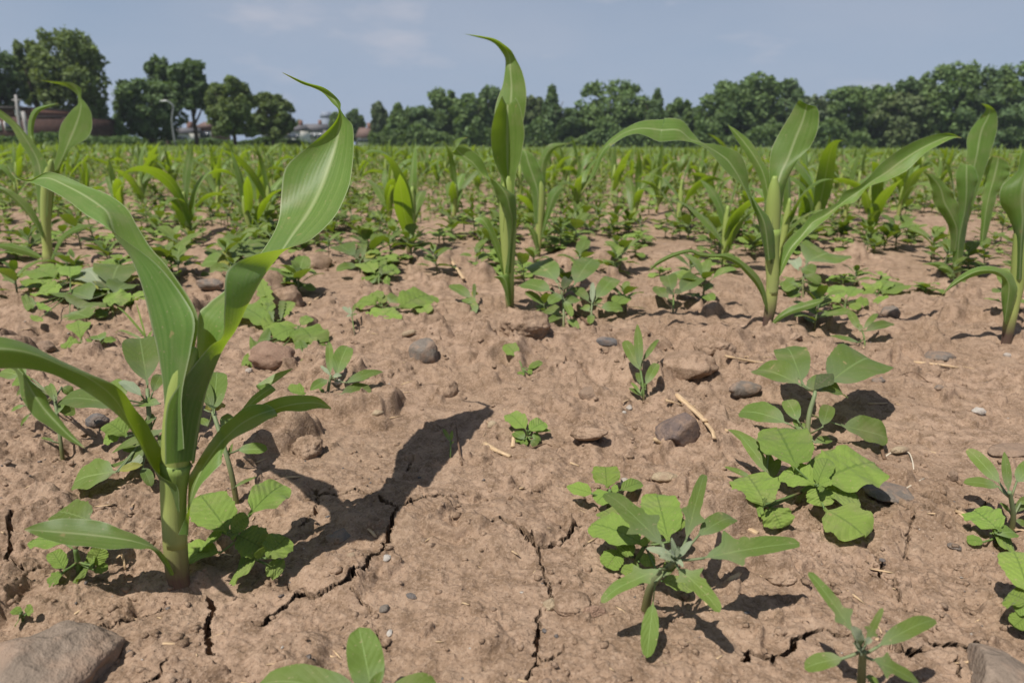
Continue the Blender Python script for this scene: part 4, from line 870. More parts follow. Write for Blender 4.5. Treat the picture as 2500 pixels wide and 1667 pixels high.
weed(G, 'goosefoot weed at the right edge with narrow upright leaves beside a wheat stub', 'weed', (2471, 1296), [(2474, 1260, 14), (2468, 1216, 30), (2464, 1200, 36)], [
 (2440,1178,34, 2362,1092,52, 34,'oblong','g',.6), (2438,1188,32, 2353,1176,32, 24,'oblong','g',.4), (2462,1198,36, 2452,1100,60, 28,'lance','g',.8), (2482,1176,36, 2540,1120,46, 44,'oblong','g',.6), (2466,1250,14, 2442,1226,20, 12,'lance','g'), (2480,1250,16, 2515,1210,24, 26,'oblong','g',.6), (2478,1270,8, 2510,1285,4, 16,'lance','g'), (2490,1230,22, 2506,1224,24, 12,'lance','g')], (.0020, .0014), GSTEM)
weed(B_, 'small round-leaved weed under the narrow goosefoot at the right edge', 'weed', (2440, 1326), [(2438, 1308, 8)], [
 (2438,1296,16, 2378,1248,16, 54,'round','r',.4), (2420,1302,12, 2474,1330,4, 46,'round','r',.3), (2432,1302,14, 2482,1298,14, 28,'oblong','g',.4), (2402,1322,7, 2360,1318,6, 24,'round','r'), (2430,1300,14, 2440,1286,18, 20,'round','r')])
weed(B_, 'bright serrated weed cut off by the right edge above the lower corner', 'weed', (2520, 1545), [(2515, 1500, 12)], [
 (2512,1450,24, 2474,1345,30, 74,'round','r',.4), (2514,1470,20, 2462,1448,18, 66,'round','r',.4), (2512,1500,14, 2476,1528,8, 52,'round','r',.3), (2512,1480,18, 2478,1490,14, 40,'round','r',.3), (2525,1440,26, 2560,1380,30, 70,'round','r'), (2508,1540,6, 2470,1510,6, 26,'oblong','g')])
weed(G, 'large weed cut off by the bottom edge with three broad leaves', 'weed', (905, 1735), [(905, 1712, 16)], [
 (910,1700,24, 876,1530,46, 90,'oblong','g',.6), (885,1702,22, 630,1652,26, 84,'oblong','g',.3), (925,1706,22, 1062,1658,28, 60,'ovate','g',.4), (905,1706,22, 930,1640,40, 26,'lance','g')], (.0026, .0020), GSTEM)
weed(B_, 'round-leaved weed with crinkled yellow-green leaves right beside the foot of the largest maize', 'weed', (604, 1388), [(600, 1352, 12), (584, 1312, 24)], [
 (558,1300,28, 492,1212,34, 104,'round','r',.5), (607,1258,30, 692,1180,34, 74,'ovate','r',.5), (576,1306,26, 640,1340,16, 84,'round','r',.3), (541,1346,16, 424,1354,12, 50,'ovate','r',.3), (648,1362,16, 700,1312,22, 66,'round','r',.5), (628,1364,14, 580,1390,4, 60,'round','r',.3), (650,1376,10, 688,1398,4, 54,'round','r',.3),
 (562,1296,30, 604,1262,40, 40,'round','r',.6), (545,1300,24, 500,1325,14, 46,'round','r',.2), (572,1304,28, 588,1298,32, 22,'round','r'), (640,1362,18, 632,1340,26, 28,'round','r')], (.0024, .0016))
weed(G, 'taller goosefoot weed with pale green stem behind the largest maize stem', 'weed', (578, 1228), [(568, 1170, 20), (552, 1108, 40), (528, 1030, 62), (520, 1006, 68)], [
 (522,1010,68, 530,900,90, 58,'ovate','g',.8), (520,1006,68, 494,930,86, 34,'ovate','g',.8), (500,1000,66, 552,985,64, 26,'lance','p'), (582,1098,40, 653,1096,40, 26,'oblong','g',.5), (556,1120,36, 568,1082,44, 10,'lance','g'), (540,1040,56, 580,1020,56, 28,'oblong','g'), (508,1040,54, 490,1020,58, 22,'lance','g'), (570,1190,14, 626,1164,20, 9,'lance','g'), (545,1060,48, 602,1040,48, 20,'lance','g')], (.0024, .0016), GSTEM)
weed(B_, 'small weed almost hidden under the lowest maize blade at the bottom left', 'weed', (194, 1404), [(190, 1370, 12), (184, 1340, 22)], [
 (222,1272,34, 140,1246,36, 60,'round','g',.4), (165,1330,20, 84,1316,18, 40,'ovate','r',.3), (158,1392,12, 128,1344,18, 46,'round','r',.5), (228,1382,10, 248,1336,20, 46,'round','r',.6), (222,1384,8, 198,1396,4, 40,'round','r',.3), (228,1390,8, 264,1386,8, 24,'oblong','r'), (152,1398,8, 116,1428,2, 26,'oblong','r',.3), (220,1378,12, 232,1372,14, 20,'round','r')])
weed(G, 'leafy goosefoot weed crowded close behind the left side of the largest maize', 'weed', (362, 1108), [(366, 1050, 22), (362, 985, 46), (360, 950, 56)], [
 (360,940,60, 340,818,86, 96,'ovate','g',.75), (300,990,50, 148,968,50, 44,'oblong','g',.4), (308,975,54, 250,930,62, 46,'ovate','g',.5), (345,965,56, 288,925,66, 26,'lance','m'), (285,1150,12, 176,1170,8, 68,'ovate','g',.3), (310,1065,28, 262,1030,36, 50,'round','r',.5), (300,1058,26, 254,1072,22, 34,'round','r',.4),
 (404,1048,32, 270,1102,18, 22,'lance','g',.4), (340,1130,12, 300,1120,10, 44,'ovate','g',.4), (290,1150,12, 348,1132,14, 22,'lance','p'), (348,1140,8, 368,1180,2, 30,'ovate','g'), (390,985,48, 330,990,44, 22,'lance','g'), (350,1095,16, 318,1078,20, 56,'ovate','g',.5), (340,1140,10, 318,1125,12, 36,'round','m'), (372,960,56, 395,910,66, 30,'ovate','g',.7), (380,1020,34, 350,1030,30, 24,'lance','g'), (386,1060,26, 420,1110,14, 30,'ovate','g')], (.0026, .0018), GSTEM)
weed(G, 'goosefoot weed with folded grey-green leaves and a white chip beneath it', 'weed', (794, 990), [(800, 960, 14), (806, 925, 30), (808, 915, 34)], [
 (806,914,34, 803,826,58, 24,'lance','g',.8), (818,922,32, 848,844,54, 44,'ovate','g',.7), (846,934,28, 936,902,34, 27,'lance','g',.4), (834,962,18, 906,950,18, 30,'oblong','g',.4), (800,927,30, 757,952,24, 26,'lance','g'), (748,962,14, 688,956,12, 34,'ovate','r',.4), (806,916,34, 782,892,40, 10,'lance','m'), (792,962,16, 780,946,20, 10,'lance','g'), (760,976,6, 712,1018,2, 18,'lance','g'), (812,920,34, 834,915,36, 12,'lance','m')], (.0020, .0014), GSTEM)
weed(B_, 'compact little mint-green weed alone in the middle of the bare soil', 'weed', (1288, 1084), [(1288, 1064, 8)], [
 (1286,1052,14, 1243,1006,18, 40,'ovate','r',.5), (1290,1052,14, 1330,1030,16, 34,'ovate','r',.5), (1298,1052,12, 1346,1050,10, 14,'lance','r'), (1280,1072,8, 1256,1052,10, 22,'round','g'), (1285,1070,8, 1274,1086,2, 24,'round','r'), (1296,1074,6, 1312,1086,2, 22,'round','g'), (1298,1066,8, 1320,1068,6, 20,'round','g'), (1276,1074,6, 1258,1070,6, 16,'round','r')])
weed(G, 'slender upright seedling with smooth narrow leaves in the middle of the field', 'weed', (1572, 978), [(1570, 945, 14), (1564, 905, 30)], [
 (1562,898,32, 1556,791,72, 26,'lance','g',.85), (1562,902,30, 1524,830,52, 28,'oblong','g',.8), (1568,882,36, 1612,820,56, 15,'lance','g',.7), (1577,938,18, 1605,886,34, 24,'oblong','g',.7), (1562,936,18, 1556,906,26, 14,'oblong','g',.6), (1566,966,6, 1535,946,8, 10,'lance','g'), (1564,962,8, 1540,932,16, 9,'lance','g'), (1576,950,12, 1570,932,18, 8,'lance','g')], (.0018, .0012))
weed(B_, 'tiny seedling with a single upright round leaf left of the slender upright one', 'weed', (1280, 916), [(1274, 895, 8), (1265, 874, 15)], [
 (1265,874,15, 1236,840,24, 34,'ovate','r',.6), (1290,900,6, 1324,882,10, 14,'oblong','r'), (1280,908,4, 1262,920,1, 14,'round','r'), (1286,908,4, 1300,908,4, 12,'round','r')], (.0012, .0009))
weed(B_, 'tiny two-leaved sprout in the shadow of the largest maize', 'weed', (1098, 1124), [(1100, 1098, 7), (1100, 1076, 13)], [
 (1100,1078,13, 1080,1043,22, 12,'lance','g',.6), (1101,1076,13, 1104,1050,20, 10,'lance','r',.6), (1100,1086,10, 1108,1076,13, 6,'lance','g')], (.0010, .0007))
weed(G, 'thin five-leaved seedling in front of the small round weeds, right of the spreading maize', 'weed', (2114, 853), [(2110, 826, 10), (2104, 806, 20)], [
 (2100,808,20, 2066,748,42, 22,'lance','g',.7), (2108,804,21, 2146,760,38, 15,'lance','g',.7), (2114,808,19, 2184,790,22, 18,'lance','g',.5), (2096,836,10, 2026,818,12, 12,'lance','g',.5), (2106,804,21, 2092,790,28, 12,'lance','g')], (.0015, .001))
weed(G, 'small weed with dark stem and grey-green leaves left of the spreading maize', 'weed', (1643, 769), [(1644, 740, 14), (1644, 716, 26)], [
 (1642,714,26, 1627,665,48, 42,'ovate','g',.75), (1660,714,26, 1716,670,42, 32,'oblong','g',.6), (1630,728,22, 1596,698,32, 24,'lance','g',.5), (1644,716,26, 1628,712,30, 16,'ovate','d'), (1646,716,26, 1662,710,30, 16,'ovate','d'), (1640,668,40, 1680,680,38, 22,'oblong','g')], (.0018, .0014))
weed(G, 'broad toothed goosefoot weed to the right of the foot of the tall middle maize', 'weed', (1376, 800), [(1376, 760, 20), (1372, 720, 42)], [
 (1362,690,52, 1300,640,66, 40,'ovate','g',.5), (1348,712,40, 1268,690,44, 28,'ovate','g',.4), (1400,698,48, 1446,634,70, 44,'ovate','g',.6), (1372,712,46, 1390,676,58, 24,'ovate','d',.8), (1384,744,26, 1413,726,30, 18,'oblong','g'), (1362,768,14, 1330,755,14, 20,'oblong','g'), (1374,770,12, 1336,786,6, 14,'oblong','g'), (1386,780,10, 1412,800,4, 14,'oblong','g'), (1370,720,44, 1340,738,36, 22,'oblong','g'), (1380,735,34, 1395,772,20, 18,'oblong','g')], (.0022, .0015), GSTEM)
weed(G, 'goosefoot weed with silvery shoot between the toothed weed and the small dark-stemmed one', 'weed', (1442, 784), [(1444, 760, 14), (1446, 738, 26)], [
 (1446,740,26, 1447,682,54, 16,'lance','m',.8), (1452,734,28, 1505,672,54, 36,'ovate','g',.6), (1440,738,26, 1400,704,38, 20,'ovate','g',.5), (1468,752,18, 1521,752,16, 24,'oblong','g',.4), (1450,745,22, 1470,725,30, 14,'lance','g'), (1438,760,14, 1418,748,16, 14,'oblong','g'), (1446,768,10, 1440,790,3, 18,'ovate','g'), (1500,745,20, 1530,722,26, 24,'oblong','r')], (.0018, .0014), GSTEM)
weed(B_, 'flat patch of pale broad leaves left of the tall middle maize', 'weed', (935, 766), [(935, 750, 8)], [
 (918,742,14, 876,738,12, 30,'round','r',.4), (975,752,14, 1052,718,22, 46,'round','r',.4), (962,754,12, 922,784,4, 46,'round','r',.3), (930,735,16, 905,718,20, 24,'round','r',.5), (1022,746,12, 1044,764,6, 24,'round','r',.3), (950,740,16, 975,726,20, 26,'round','g',.5), (925,740,14, 950,720,20, 22,'round','r',.5)])
weed(B_, 'small pale-leaved weed just behind the flat patch of broad leaves', 'weed', (925, 700), [(925, 680, 14), (926, 665, 22)], [
 (926,662,24, 928,632,36, 34,'round','r',.6), (915,668,22, 884,640,30, 24,'round','r',.5), (935,668,22, 970,655,26, 22,'round','r',.5), (920,682,12, 898,676,12, 22,'round','r',.4), (935,686,10, 952,690,6, 24,'round','r',.4), (915,690,8, 896,690,5, 20,'round','g',.4), (930,672,20, 958,648,28, 18,'round','g',.5)])
weed(G, 'goosefoot weed with dark angular leaves left above the small pale-leaved one', 'weed', (880, 668), [(878, 645, 16), (882, 632, 24)], [
 (872,632,24, 820,598,36, 30,'kite','g',.5), (884,632,26, 893,580,48, 17,'lance','g',.8), (876,634,24, 856,608,34, 24,'kite','d',.7), (870,648,16, 822,658,12, 18,'oblong','g',.4), (890,640,20, 922,612,32, 14,'lance','g'), (892,632,24, 925,618,30, 14,'lance','p')], (.0018, .0012), GSTEM)
weed(G, 'thin three-leaved seedling left of the foot of the tall middle maize', 'weed', (1161, 768), [(1160, 750, 8), (1158, 732, 16)], [
 (1150,730,18, 1096,697,28, 20,'lance','g',.5), (1160,740,14, 1128,728,18, 20,'lance','g',.3), (1158,730,18, 1158,686,36, 11,'lance','g',.7), (1162,764,3, 1128,734,14, 24,'oblong','g',.3), (1152,724,18, 1164,712,24, 16,'kite','p')], (.0014, .001))
weed(B_, 'hair-thin sprout with needle leaves beside the pale patch', 'weed', (866, 814), [(862, 790, 10), (859, 768, 19)], [
 (858,768,19, 832,744,26, 9,'lance','m',.6), (860,766,19, 869,738,30, 9,'lance','g',.7), (859,770,18, 846,772,18, 6,'lance','m'), (860,770,18, 872,766,20, 6,'lance','g'), (858,768,19, 852,748,26, 6,'lance','m')], (.0009, .0007))
weed(B_, 'small weed with kite-shaped leaf on dark stalks in the left part of the field', 'weed', (242, 858), [(240, 846, 6)], [
 (198,832,16, 190,784,26, 66,'kite','r',.5), (198,836,14, 148,844,10, 26,'kite','r',.3), (246,832,14, 236,816,18, 30,'round','g',.5), (252,834,14, 284,828,14, 18,'lance','r'), (214,848,8, 202,878,1, 26,'round','g',.3), (205,836,14, 222,830,15, 12,'round','r')], (.0016, .0012))
weed(G, 'sprawling weed with broad grey-green leaves at the left beneath the edge maize', 'weed', (276, 772), [(274, 745, 12), (266, 715, 26), (262, 705, 30)], [
 (268,704,30, 296,642,48, 66,'ovate','g',.6), (262,708,28, 232,672,38, 22,'ovate','d',.7), (250,705,28, 208,660,36, 46,'ovate','m',.4), (278,715,26, 318,690,30, 30,'oblong','g',.4), (222,730,20, 142,715,20, 42,'oblong','g',.3), (252,732,20, 318,735,16, 40,'oblong','r',.2), (240,705,28, 140,688,26, 18,'oblong','p',.3), (300,690,32, 322,668,38, 24,'oblong','p'), (262,760,6, 235,770,3, 24,'oblong','g'), (270,750,10, 250,745,10, 26,'ovate','g')], (.0022, .0015), GSTEM)
weed(B_, 'bindweed-like creeping weed with heart-shaped leaves on long stalks at the left', 'weed', (172, 748), [(172, 715, 16), (172, 690, 26)], [
 (172,678,32, 170,648,44, 60,'round','r',.55), (138,682,28, 66,665,28, 34,'round','r',.4), (110,695,22, 95,680,26, 40,'round','r',.5), (138,700,22, 95,705,18, 26,'oblong','r',.4), (142,715,16, 90,712,14, 30,'oblong','r',.3), (90,740,8, 58,748,5, 34,'round','g',.3), (95,755,5, 116,748,7, 26,'round','r',.3), (100,775,2, 82,782,1, 18,'round','r'), (190,755,4, 220,740,8, 52,'round','g',.3), (170,765,3, 215,775,2, 40,'toothed','g',.3)], (.0014, .0012))
weed(B_, 'toothed rosette weed behind the right blade of the largest maize', 'weed', (672, 790), [(672, 782, 6)], [
 (668,784,10, 634,686,34, 38,'toothed','r',.6), (655,788,8, 570,748,10, 60,'toothed','r',.3), (686,782,10, 690,728,26, 20,'toothed','g',.6), (686,780,10, 712,735,22, 28,'toothed','r',.5), (676,790,6, 640,800,3, 40,'toothed','r',.3), (668,786,10, 650,722,24, 20,'toothed','g',.6)], (.0018, .0014))
weed(B_, 'nettle-like weed with veined oval leaves above the brick-coloured clod', 'weed', (724, 832), [(726, 812, 9), (728, 796, 15)], [
 (722,802,14, 668,822,8, 40,'ovate','r',.3), (735,800,14, 770,838,4, 58,'round','r',.3), (726,794,16, 640,806,10, 26,'lance','r',.4), (732,796,16, 760,772,22, 20,'ovate','r',.5), (755,846,3, 720,850,3, 36,'ovate','g',.4), (765,850,3, 764,820,12, 22,'ovate','r',.6), (770,856,2, 800,842,6, 16,'ovate','g'), (745,885,2, 732,880,2, 20,'kite','r'), (662,828,6, 628,832,3, 46,'ovate','g',.3), (640,845,2, 610,850,2, 44,'kite','g',.3), (650,880,1, 590,880,2, 40,'toothed','r',.3)], (.0018, .0013))
weed(G, 'goosefoot weed with bright yellow-green lower leaf behind the fork of the largest maize', 'weed', (575, 672), [(575, 650, 12), (576, 640, 18)], [
 (570,642,20, 617,576,44, 54,'ovate','g',.6), (566,640,20, 532,634,26, 46,'round','p',.5), (560,640,18, 492,638,20, 40,'ovate','g',.4), (560,645,16, 530,608,30, 40,'kite','g',.6), (565,655,10, 512,664,6, 26,'oblong','g'), (580,665,6, 610,672,3, 22,'oblong','g'), (515,672,3, 492,676,2, 18,'oblong','g')], (.0018, .0014), GSTEM)
weed(B_, 'spidery grass-like sprout with thread leaves left of the largest maize', 'weed', (358, 832), [(358, 826, 3)], [
 (358,826,3, 280,740,44, 7,'blade','r',.6), (356,824,3, 332,738,44, 6,'blade','r',.7), (360,828,2, 372,806,10, 8,'blade','r',.6), (345,828,2, 276,802,6, 5,'blade','g',.5)], (.001, .0008))
weed(B_, 'tiny three-leaved sprout right above the large smooth stone at the lower left', 'weed', (52, 1512), [(55, 1504, 4)], [
 (50,1498,8, 32,1486,10, 24,'round','r',.4), (62,1500,7, 80,1480,12, 22,'ovate','r',.5), (56,1504,5, 45,1514,2, 22,'round','g',.3)], (.001, .0008))
weed(G, 'ragged weed with narrow stems under the drooping blade tip at the left edge', 'weed', (152, 1118), [(148, 1080, 14), (140, 1020, 34), (134, 970, 50)], [
 (136,985,46, 122,930,60, 22,'lance','g',.7), (134,980,48, 108,935,56, 16,'lance','g',.7), (60,920,40, 0,905,40, 24,'oblong','g'), (80,925,40, 30,935,36, 22,'ovate','r'), (138,1000,40, 184,1005,34, 30,'ovate','g',.5), (60,990,36, 24,1004,30, 9,'lance','g'), (74,1010,30, 48,1042,18, 10,'lance','g'), (132,1078,16, 100,1068,18, 7,'lance','g'), (140,1010,38, 160,970,46, 18,'lance','g'), (70,940,40, 40,965,34, 14,'lance','g'), (150,945,50, 175,960,44, 24,'ovate','g')], (.0018, .0014), GSTEM)
weed(B_, 'round-leaved seedlings under the right low blade of the spreading maize', 'weed', (2062, 758), [(2064, 740, 8)], [
 (2062,728,14, 2020,698,22, 22,'ovate','r',.4), (2070,726,15, 2092,700,24, 26,'ovate','r',.5), (2085,735,10, 2122,740,8, 22,'ovate','r',.4), (2050,738,10, 2018,728,10, 20,'ovate','r',.4), (2072,742,6, 2100,752,3, 20,'ovate','r'), (2056,750,4, 2040,757,2, 16,'ovate','r')])
weed(B_, 'bright little weed beyond the pale round stone at the right', 'weed', (2140, 742), [(2140, 722, 9)], [
 (2138,712,14, 2122,690,20, 24,'ovate','r',.5), (2146,712,14, 2170,682,24, 22,'ovate','r',.5), (2150,722,10, 2208,690,18, 26,'ovate','r',.4), (2130,732,6, 2170,742,3, 30,'ovate','r',.3), (2136,716,12, 2110,710,12, 18,'ovate','r')])
weed(G, 'dark bushy weed with large broad leaf right behind the stem of the spreading maize', 'weed', (1962, 728), [(1960, 690, 24), (1965, 655, 46), (1972, 640, 54)], [
 (1966,640,54, 2040,612,66, 56,'ovate','g',.5), (1955,655,48, 1990,665,44, 26,'ovate','g'), (1950,660,44, 1935,628,58, 26,'ovate','m',.7), (1970,690,26, 2014,712,14, 22,'ovate','g',.3), (1945,690,28, 1915,705,20, 20,'ovate','g'), (1935,700,20, 1910,690,22, 22,'ovate','g'), (1965,670,40, 2000,690,30, 22,'ovate','g'), (1950,712,10, 1925,722,6, 20,'ovate','g')], (.0022, .0016), GSTEM)
# ------------------------------------------------------------------ stones, clods, straw
_ico = {}
def ico(sub):
    if sub in _ico: return _ico[sub]
    bm = __import__('bmesh').new(); __import__('bmesh').ops.create_icosphere(bm, subdivisions=sub, radius=1)
    v = np.array([x.co[:] for x in bm.verts]); f = np.array([[x.index for x in q.verts] for q in bm.faces]); bm.free()
    _ico[sub] = (v, f); return _ico[sub]
def rock_mesh(name, r, mat, seed, sub=4, rough=.12, grain=.02, facets=0, flat=None):
    v, f = ico(sub); v = v.copy(); rr = np.random.default_rng(seed); o = rr.uniform(-50, 50, 3)
    d = np.array([mnoise.fractal(Vector(p * 1.1 + o), 1.0, 2.0, 3) for p in v]) * rough * 1.6
    if grain: d = d + np.array([mnoise.fractal(Vector(p * 6 + o), .8, 2.0, 4) for p in v]) * grain
    v = v * (1 + d)[:, None]
    for k in range(facets):
        n = rr.normal(size=3); n[2] = abs(n[2]) * .8; n /= np.linalg.norm(n); c = rr.uniform(.55, .82)
        e = v @ n - c; v = v - np.clip(e, 0, None)[:, None] * n * .94
    if flat: v[:, 2] = np.where(v[:, 2] > flat, flat + (v[:, 2] - flat) * .12, v[:, 2])
    v = v * np.array(r)
    return mesh_quads(name, v, np.zeros((0, 4), int), None, True, mat, f)
ST_GREY = mat_stone('grey_stone', (.125, .105, .09), (.19, .16, .13), 60, .6)
ST_BROWN = mat_stone('brown_stone', (.19, .13, .09), (.26, .185, .13), 60, .6)
ST_BIG = mat_stone('field_stone', (.155, .12, .09), (.225, .172, .13), 22, .6, .75)
ST_PALE = mat_stone('white_chip', (.46, .41, .35), (.58, .53, .47), 120, .4)
ST_TAN = mat_stone('tan_stone', (.33, .25, .16), (.42, .33, .22), 90, .5)
ST_RED = mat_stone('reddish_shard', (.20, .125, .085), (.28, .18, .125), 60, .5)
ST_PURP = mat_stone('purple_grey_stone', (.105, .080, .072), (.17, .125, .105), 70, .5)
ST_DARK = mat_stone('dark_pebble', (.09, .085, .085), (.16, .145, .135), 80, .3)
CLOD = SOIL
def stone(label, px, py, w, h, mat, name='stone', zr=.6, yr=1.0, rot=0, sink=.35, seed=None, cat=None, tilt=0, **kw):
    p = ground(px, py + h * .2); s = depth(p) / FPX; rx = w * s / 2
    ry = rx * yr; rz = rx * zr
    seed = seed if seed is not None else int(px * 7 + py)
    o = solo(name, label, cat or ('clod' if name == 'soil_clod' else 'stone'), rock_mesh(name, (rx, ry, rz), mat, seed, **kw), mat, p + Vector((0, 0, rz * (1 - 2 * sink) * .8)))
    o.rotation_euler = (R(tilt), R(random.Random(seed).uniform(-10, 10)), R(rot))
    return o
stone('large smooth grey-brown stone half buried at the lower left corner', 100, 1625, 290, 160, ST_BIG, zr=.62, yr=1.15, rot=-38, sink=.42, sub=5, rough=.16, grain=.006)
stone('round brown pebble in the shadow right of the large smooth stone', 253, 1572, 34, 30, ST_BROWN, zr=.95, sink=.2, sub=3, grain=.02)
stone('large grey stone cut off at the lower right corner', 2455, 1640, 250, 130, ST_BIG, zr=.42, yr=.9, rot=10, sink=.4, sub=5, rough=.14, grain=.012, facets=3)
stone('pointed grey stone standing alone in the middle of the bare soil', 1034, 866, 74, 90, ST_GREY, zr=1.2, yr=.8, sink=.25, rough=.12, facets=3, seed=3)
stone('brick-coloured clod with a dark face behind the fork of the largest maize', 668, 872, 104, 68, ST_RED, name='soil_clod', zr=.72, yr=.8, sink=.25, rough=.18, grain=.04, facets=3)
stone('faceted purple-grey stone with crumbling soil under it, right of the middle', 1650, 1056, 112, 96, ST_PURP, zr=.85, yr=.85, rot=20, sink=.15, rough=.16, facets=9, seed=12, grain=.04)
stone('oval grey pebble left of the tall goosefoot', 1818, 950, 78, 36, ST_GREY, zr=.5, yr=.55, sink=.25, grain=.01)
stone('smaller round pebble right beside the oval grey one', 1888, 944, 46, 28, ST_BROWN, zr=.6, yr=.7, sink=.2, grain=.03)
stone('flat grey slab behind the cluster of bright round leaves', 2168, 1178, 150, 110, ST_GREY, zr=.16, yr=.9, rot=15, sink=.3, rough=.2, facets=4, flat=.5, grain=.01)
stone('round crusted clod near the foot of the tall middle maize', 1286, 802, 124, 76, CLOD, name='soil_clod', zr=.66, yr=.8, sink=.22, rough=.16, grain=.07, sub=5)
stone('dark brown clod behind the blade of the largest maize', 702, 730, 76, 72, CLOD, name='soil_clod', zr=.9, yr=.8, sink=.2, rough=.2, grain=.08, facets=2)
stone('domed clod left of the star-like goosefoot', 1394, 1464, 96, 70, CLOD, name='soil_clod', zr=.5, yr=.9, sink=.3, rough=.1, grain=.03, sub=5)
stone('reddish shard against the domed clod', 1450, 1492, 64, 28, ST_RED, zr=.45, yr=.5, rot=12, sink=.2, rough=.2, facets=4, grain=.02)
stone('small tan angular stone left of the domed clod', 1340, 1474, 38, 38, ST_TAN, zr=.8, yr=.8, sink=.2, rough=.2, facets=4)
stone('white chip of stone beside the long crack', 943, 1357, 21, 26, ST_PALE, zr=.5, yr=1.2, sink=.3, sub=3, facets=3)
stone('narrow whitish chip below the long crack', 951, 1540, 14, 28, ST_PALE, zr=.6, yr=1.8, sink=.3, sub=3, facets=2)
stone('pale pink stone chip behind the small four-leaved weed', 1525, 1176, 32, 34, ST_PALE, zr=.7, yr=.8, sink=.2, sub=3, facets=2)
stone('flat brown-grey stone in the light beside the maize shadow', 828, 1296, 68, 54, ST_GREY, zr=.22, yr=1.0, rot=30, sink=.35, facets=3, flat=.6)
stone('dark clod lying in the shadow of the largest maize', 752, 1092, 74, 74, CLOD, name='soil_clod', zr=.8, yr=.9, sink=.25, rough=.2, grain=.06, sub=5)
stone('little peaked clod in the middle of the bare soil', 1092, 952, 52, 44, CLOD, name='soil_clod', zr=.85, yr=.8, sink=.25, rough=.25, grain=.08)
stone('dark slate pebble behind the tiny single-leaved seedling', 1482, 834, 52, 28, ST_DARK, zr=.45, yr=.6, rot=-20, sink=.2, facets=3)
stone('crumbly round clod behind the two straw pieces', 1742, 846, 92, 76, CLOD, name='soil_clod', zr=.62, yr=.85, sink=.3, rough=.15, grain=.09, sub=5)
stone('broad clod with a steep right side behind the slender seedling', 1668, 888, 130, 84, CLOD, name='soil_clod', zr=.55, yr=.9, rot=-20, sink=.3, rough=.2, grain=.03, facets=3, sub=5)
stone('rounded brown lump left of the slender upright seedling', 1450, 960, 76, 44, ST_BROWN, zr=.5, yr=.7, sink=.3, grain=.02)
stone('tilted slab of dry crust in the middle right', 1438, 1052, 96, 52, CLOD, name='soil_clod', zr=.35, yr=.7, rot=-25, sink=.25, facets=4, tilt=-12, grain=.03)
stone('yellow-brown angular stone behind the star-like goosefoot', 1626, 1164, 64, 34, ST_TAN, zr=.5, yr=.6, sink=.25, facets=5, grain=.03)
stone('dark rounded stone under the left blade of the largest maize', 240, 1030, 54, 38, ST_DARK, zr=.75, yr=.8, sink=.2, grain=.03)
stone('rounded brown stone in the light far left above the low maize blade', 110, 848, 52, 30, ST_BROWN, zr=.55, yr=.8, sink=.25, grain=.02)
stone('grey stone slab above a straw at the right', 2296, 868, 86, 34, ST_GREY, zr=.3, yr=.7, rot=-5, sink=.25, facets=4, flat=.5)
stone('small grey pebble on the right, between straw and root', 2296, 946, 30, 16, ST_GREY, zr=.5, yr=.7, sink=.25, sub=3)
stone('flat pebble on the bare soil at the right, left of the small grey pebble', 2144, 928, 34, 14, ST_GREY, zr=.35, yr=.7, sink=.3, sub=3)
stone('pinkish oval stone next to the thin white root', 2196, 1096, 46, 22, ST_TAN, zr=.4, yr=.5, rot=10, sink=.3, sub=3)
stone('crumbled white stone at the right', 2390, 1002, 34, 22, ST_PALE, zr=.5, yr=.8, sink=.25, facets=4, grain=.06)
stone('buried flat slab at the right edge', 2470, 1092, 110, 44, ST_BROWN, zr=.22, yr=.6, sink=.35, facets=3, flat=.5)
stone('small bluish-white shell-like chip behind the dark-stemmed weed', 1733, 749, 28, 16, ST_PALE, zr=.5, yr=.6, sink=.15, sub=3)
stone('long smooth stone behind the left blade of the largest maize', 514, 693, 72, 32, ST_GREY, zr=.4, yr=.5, rot=-12, sink=.25, grain=.01)
stone('tan wood-like chip above the pointed grey stone', 998, 814, 36, 14, ST_TAN, zr=.4, yr=.4, rot=22, sink=.2, sub=3)
stone('upright brown crumb near the burrow hole at the right', 2324, 1164, 24, 40, ST_BROWN, name='soil_clod', zr=1.4, yr=.9, sink=.2, rough=.2, grain=.06)
stone('grey pebble behind the round brown stone at the right', 2172, 766, 46, 36, ST_GREY, zr=.8, yr=.8, sink=.2, grain=.01)
stone('pale round pebble far right on open soil', 2458, 868, 16, 14, ST_PALE, zr=.8, sink=.2, sub=3)
stone('brown clod at the foot of the spreading maize', 1915, 822, 70, 46, CLOD, name='soil_clod', zr=.6, yr=.8, sink=.25, rough=.2, grain=.09, sub=5)
stone('flat clod behind the veined oval leaves', 740, 782, 96, 60, CLOD, name='soil_clod', zr=.4, yr=.8, rot=-20, sink=.3, facets=3, grain=.03)
stone('clod beyond the rolled leaf, left of the angular goosefoot', 762, 640, 90, 56, CLOD, name='soil_clod', zr=.5, yr=.8, sink=.3, facets=3, grain=.04)
stone('dark crumb of soil near the round weed at the lower left', 136, 1234, 36, 30, ST_DARK, name='soil_clod', zr=.8, sink=.2, rough=.25, grain=.06)
stone('crumbly clod in front of the lobed goosefoot, near the right cracks', 1905, 1392, 90, 62, CLOD, name='soil_clod', zr=.42, yr=.9, sink=.35, rough=.2, grain=.09, sub=5)
stone('grey chip near the small round weed at the right edge', 2330, 1330, 26, 26, ST_GREY, zr=.35, yr=1.2, rot=40, sink=.3, sub=3)
stone('dark grey stone chip in the lower right bare soil', 2222, 1440, 30, 28, ST_DARK, zr=.35, yr=.9, sink=.25, facets=4, sub=3)
stone('small dark chip beside a crack at the lower right', 2154, 1366, 14, 14, ST_DARK, zr=.6, sink=.2, sub=3)
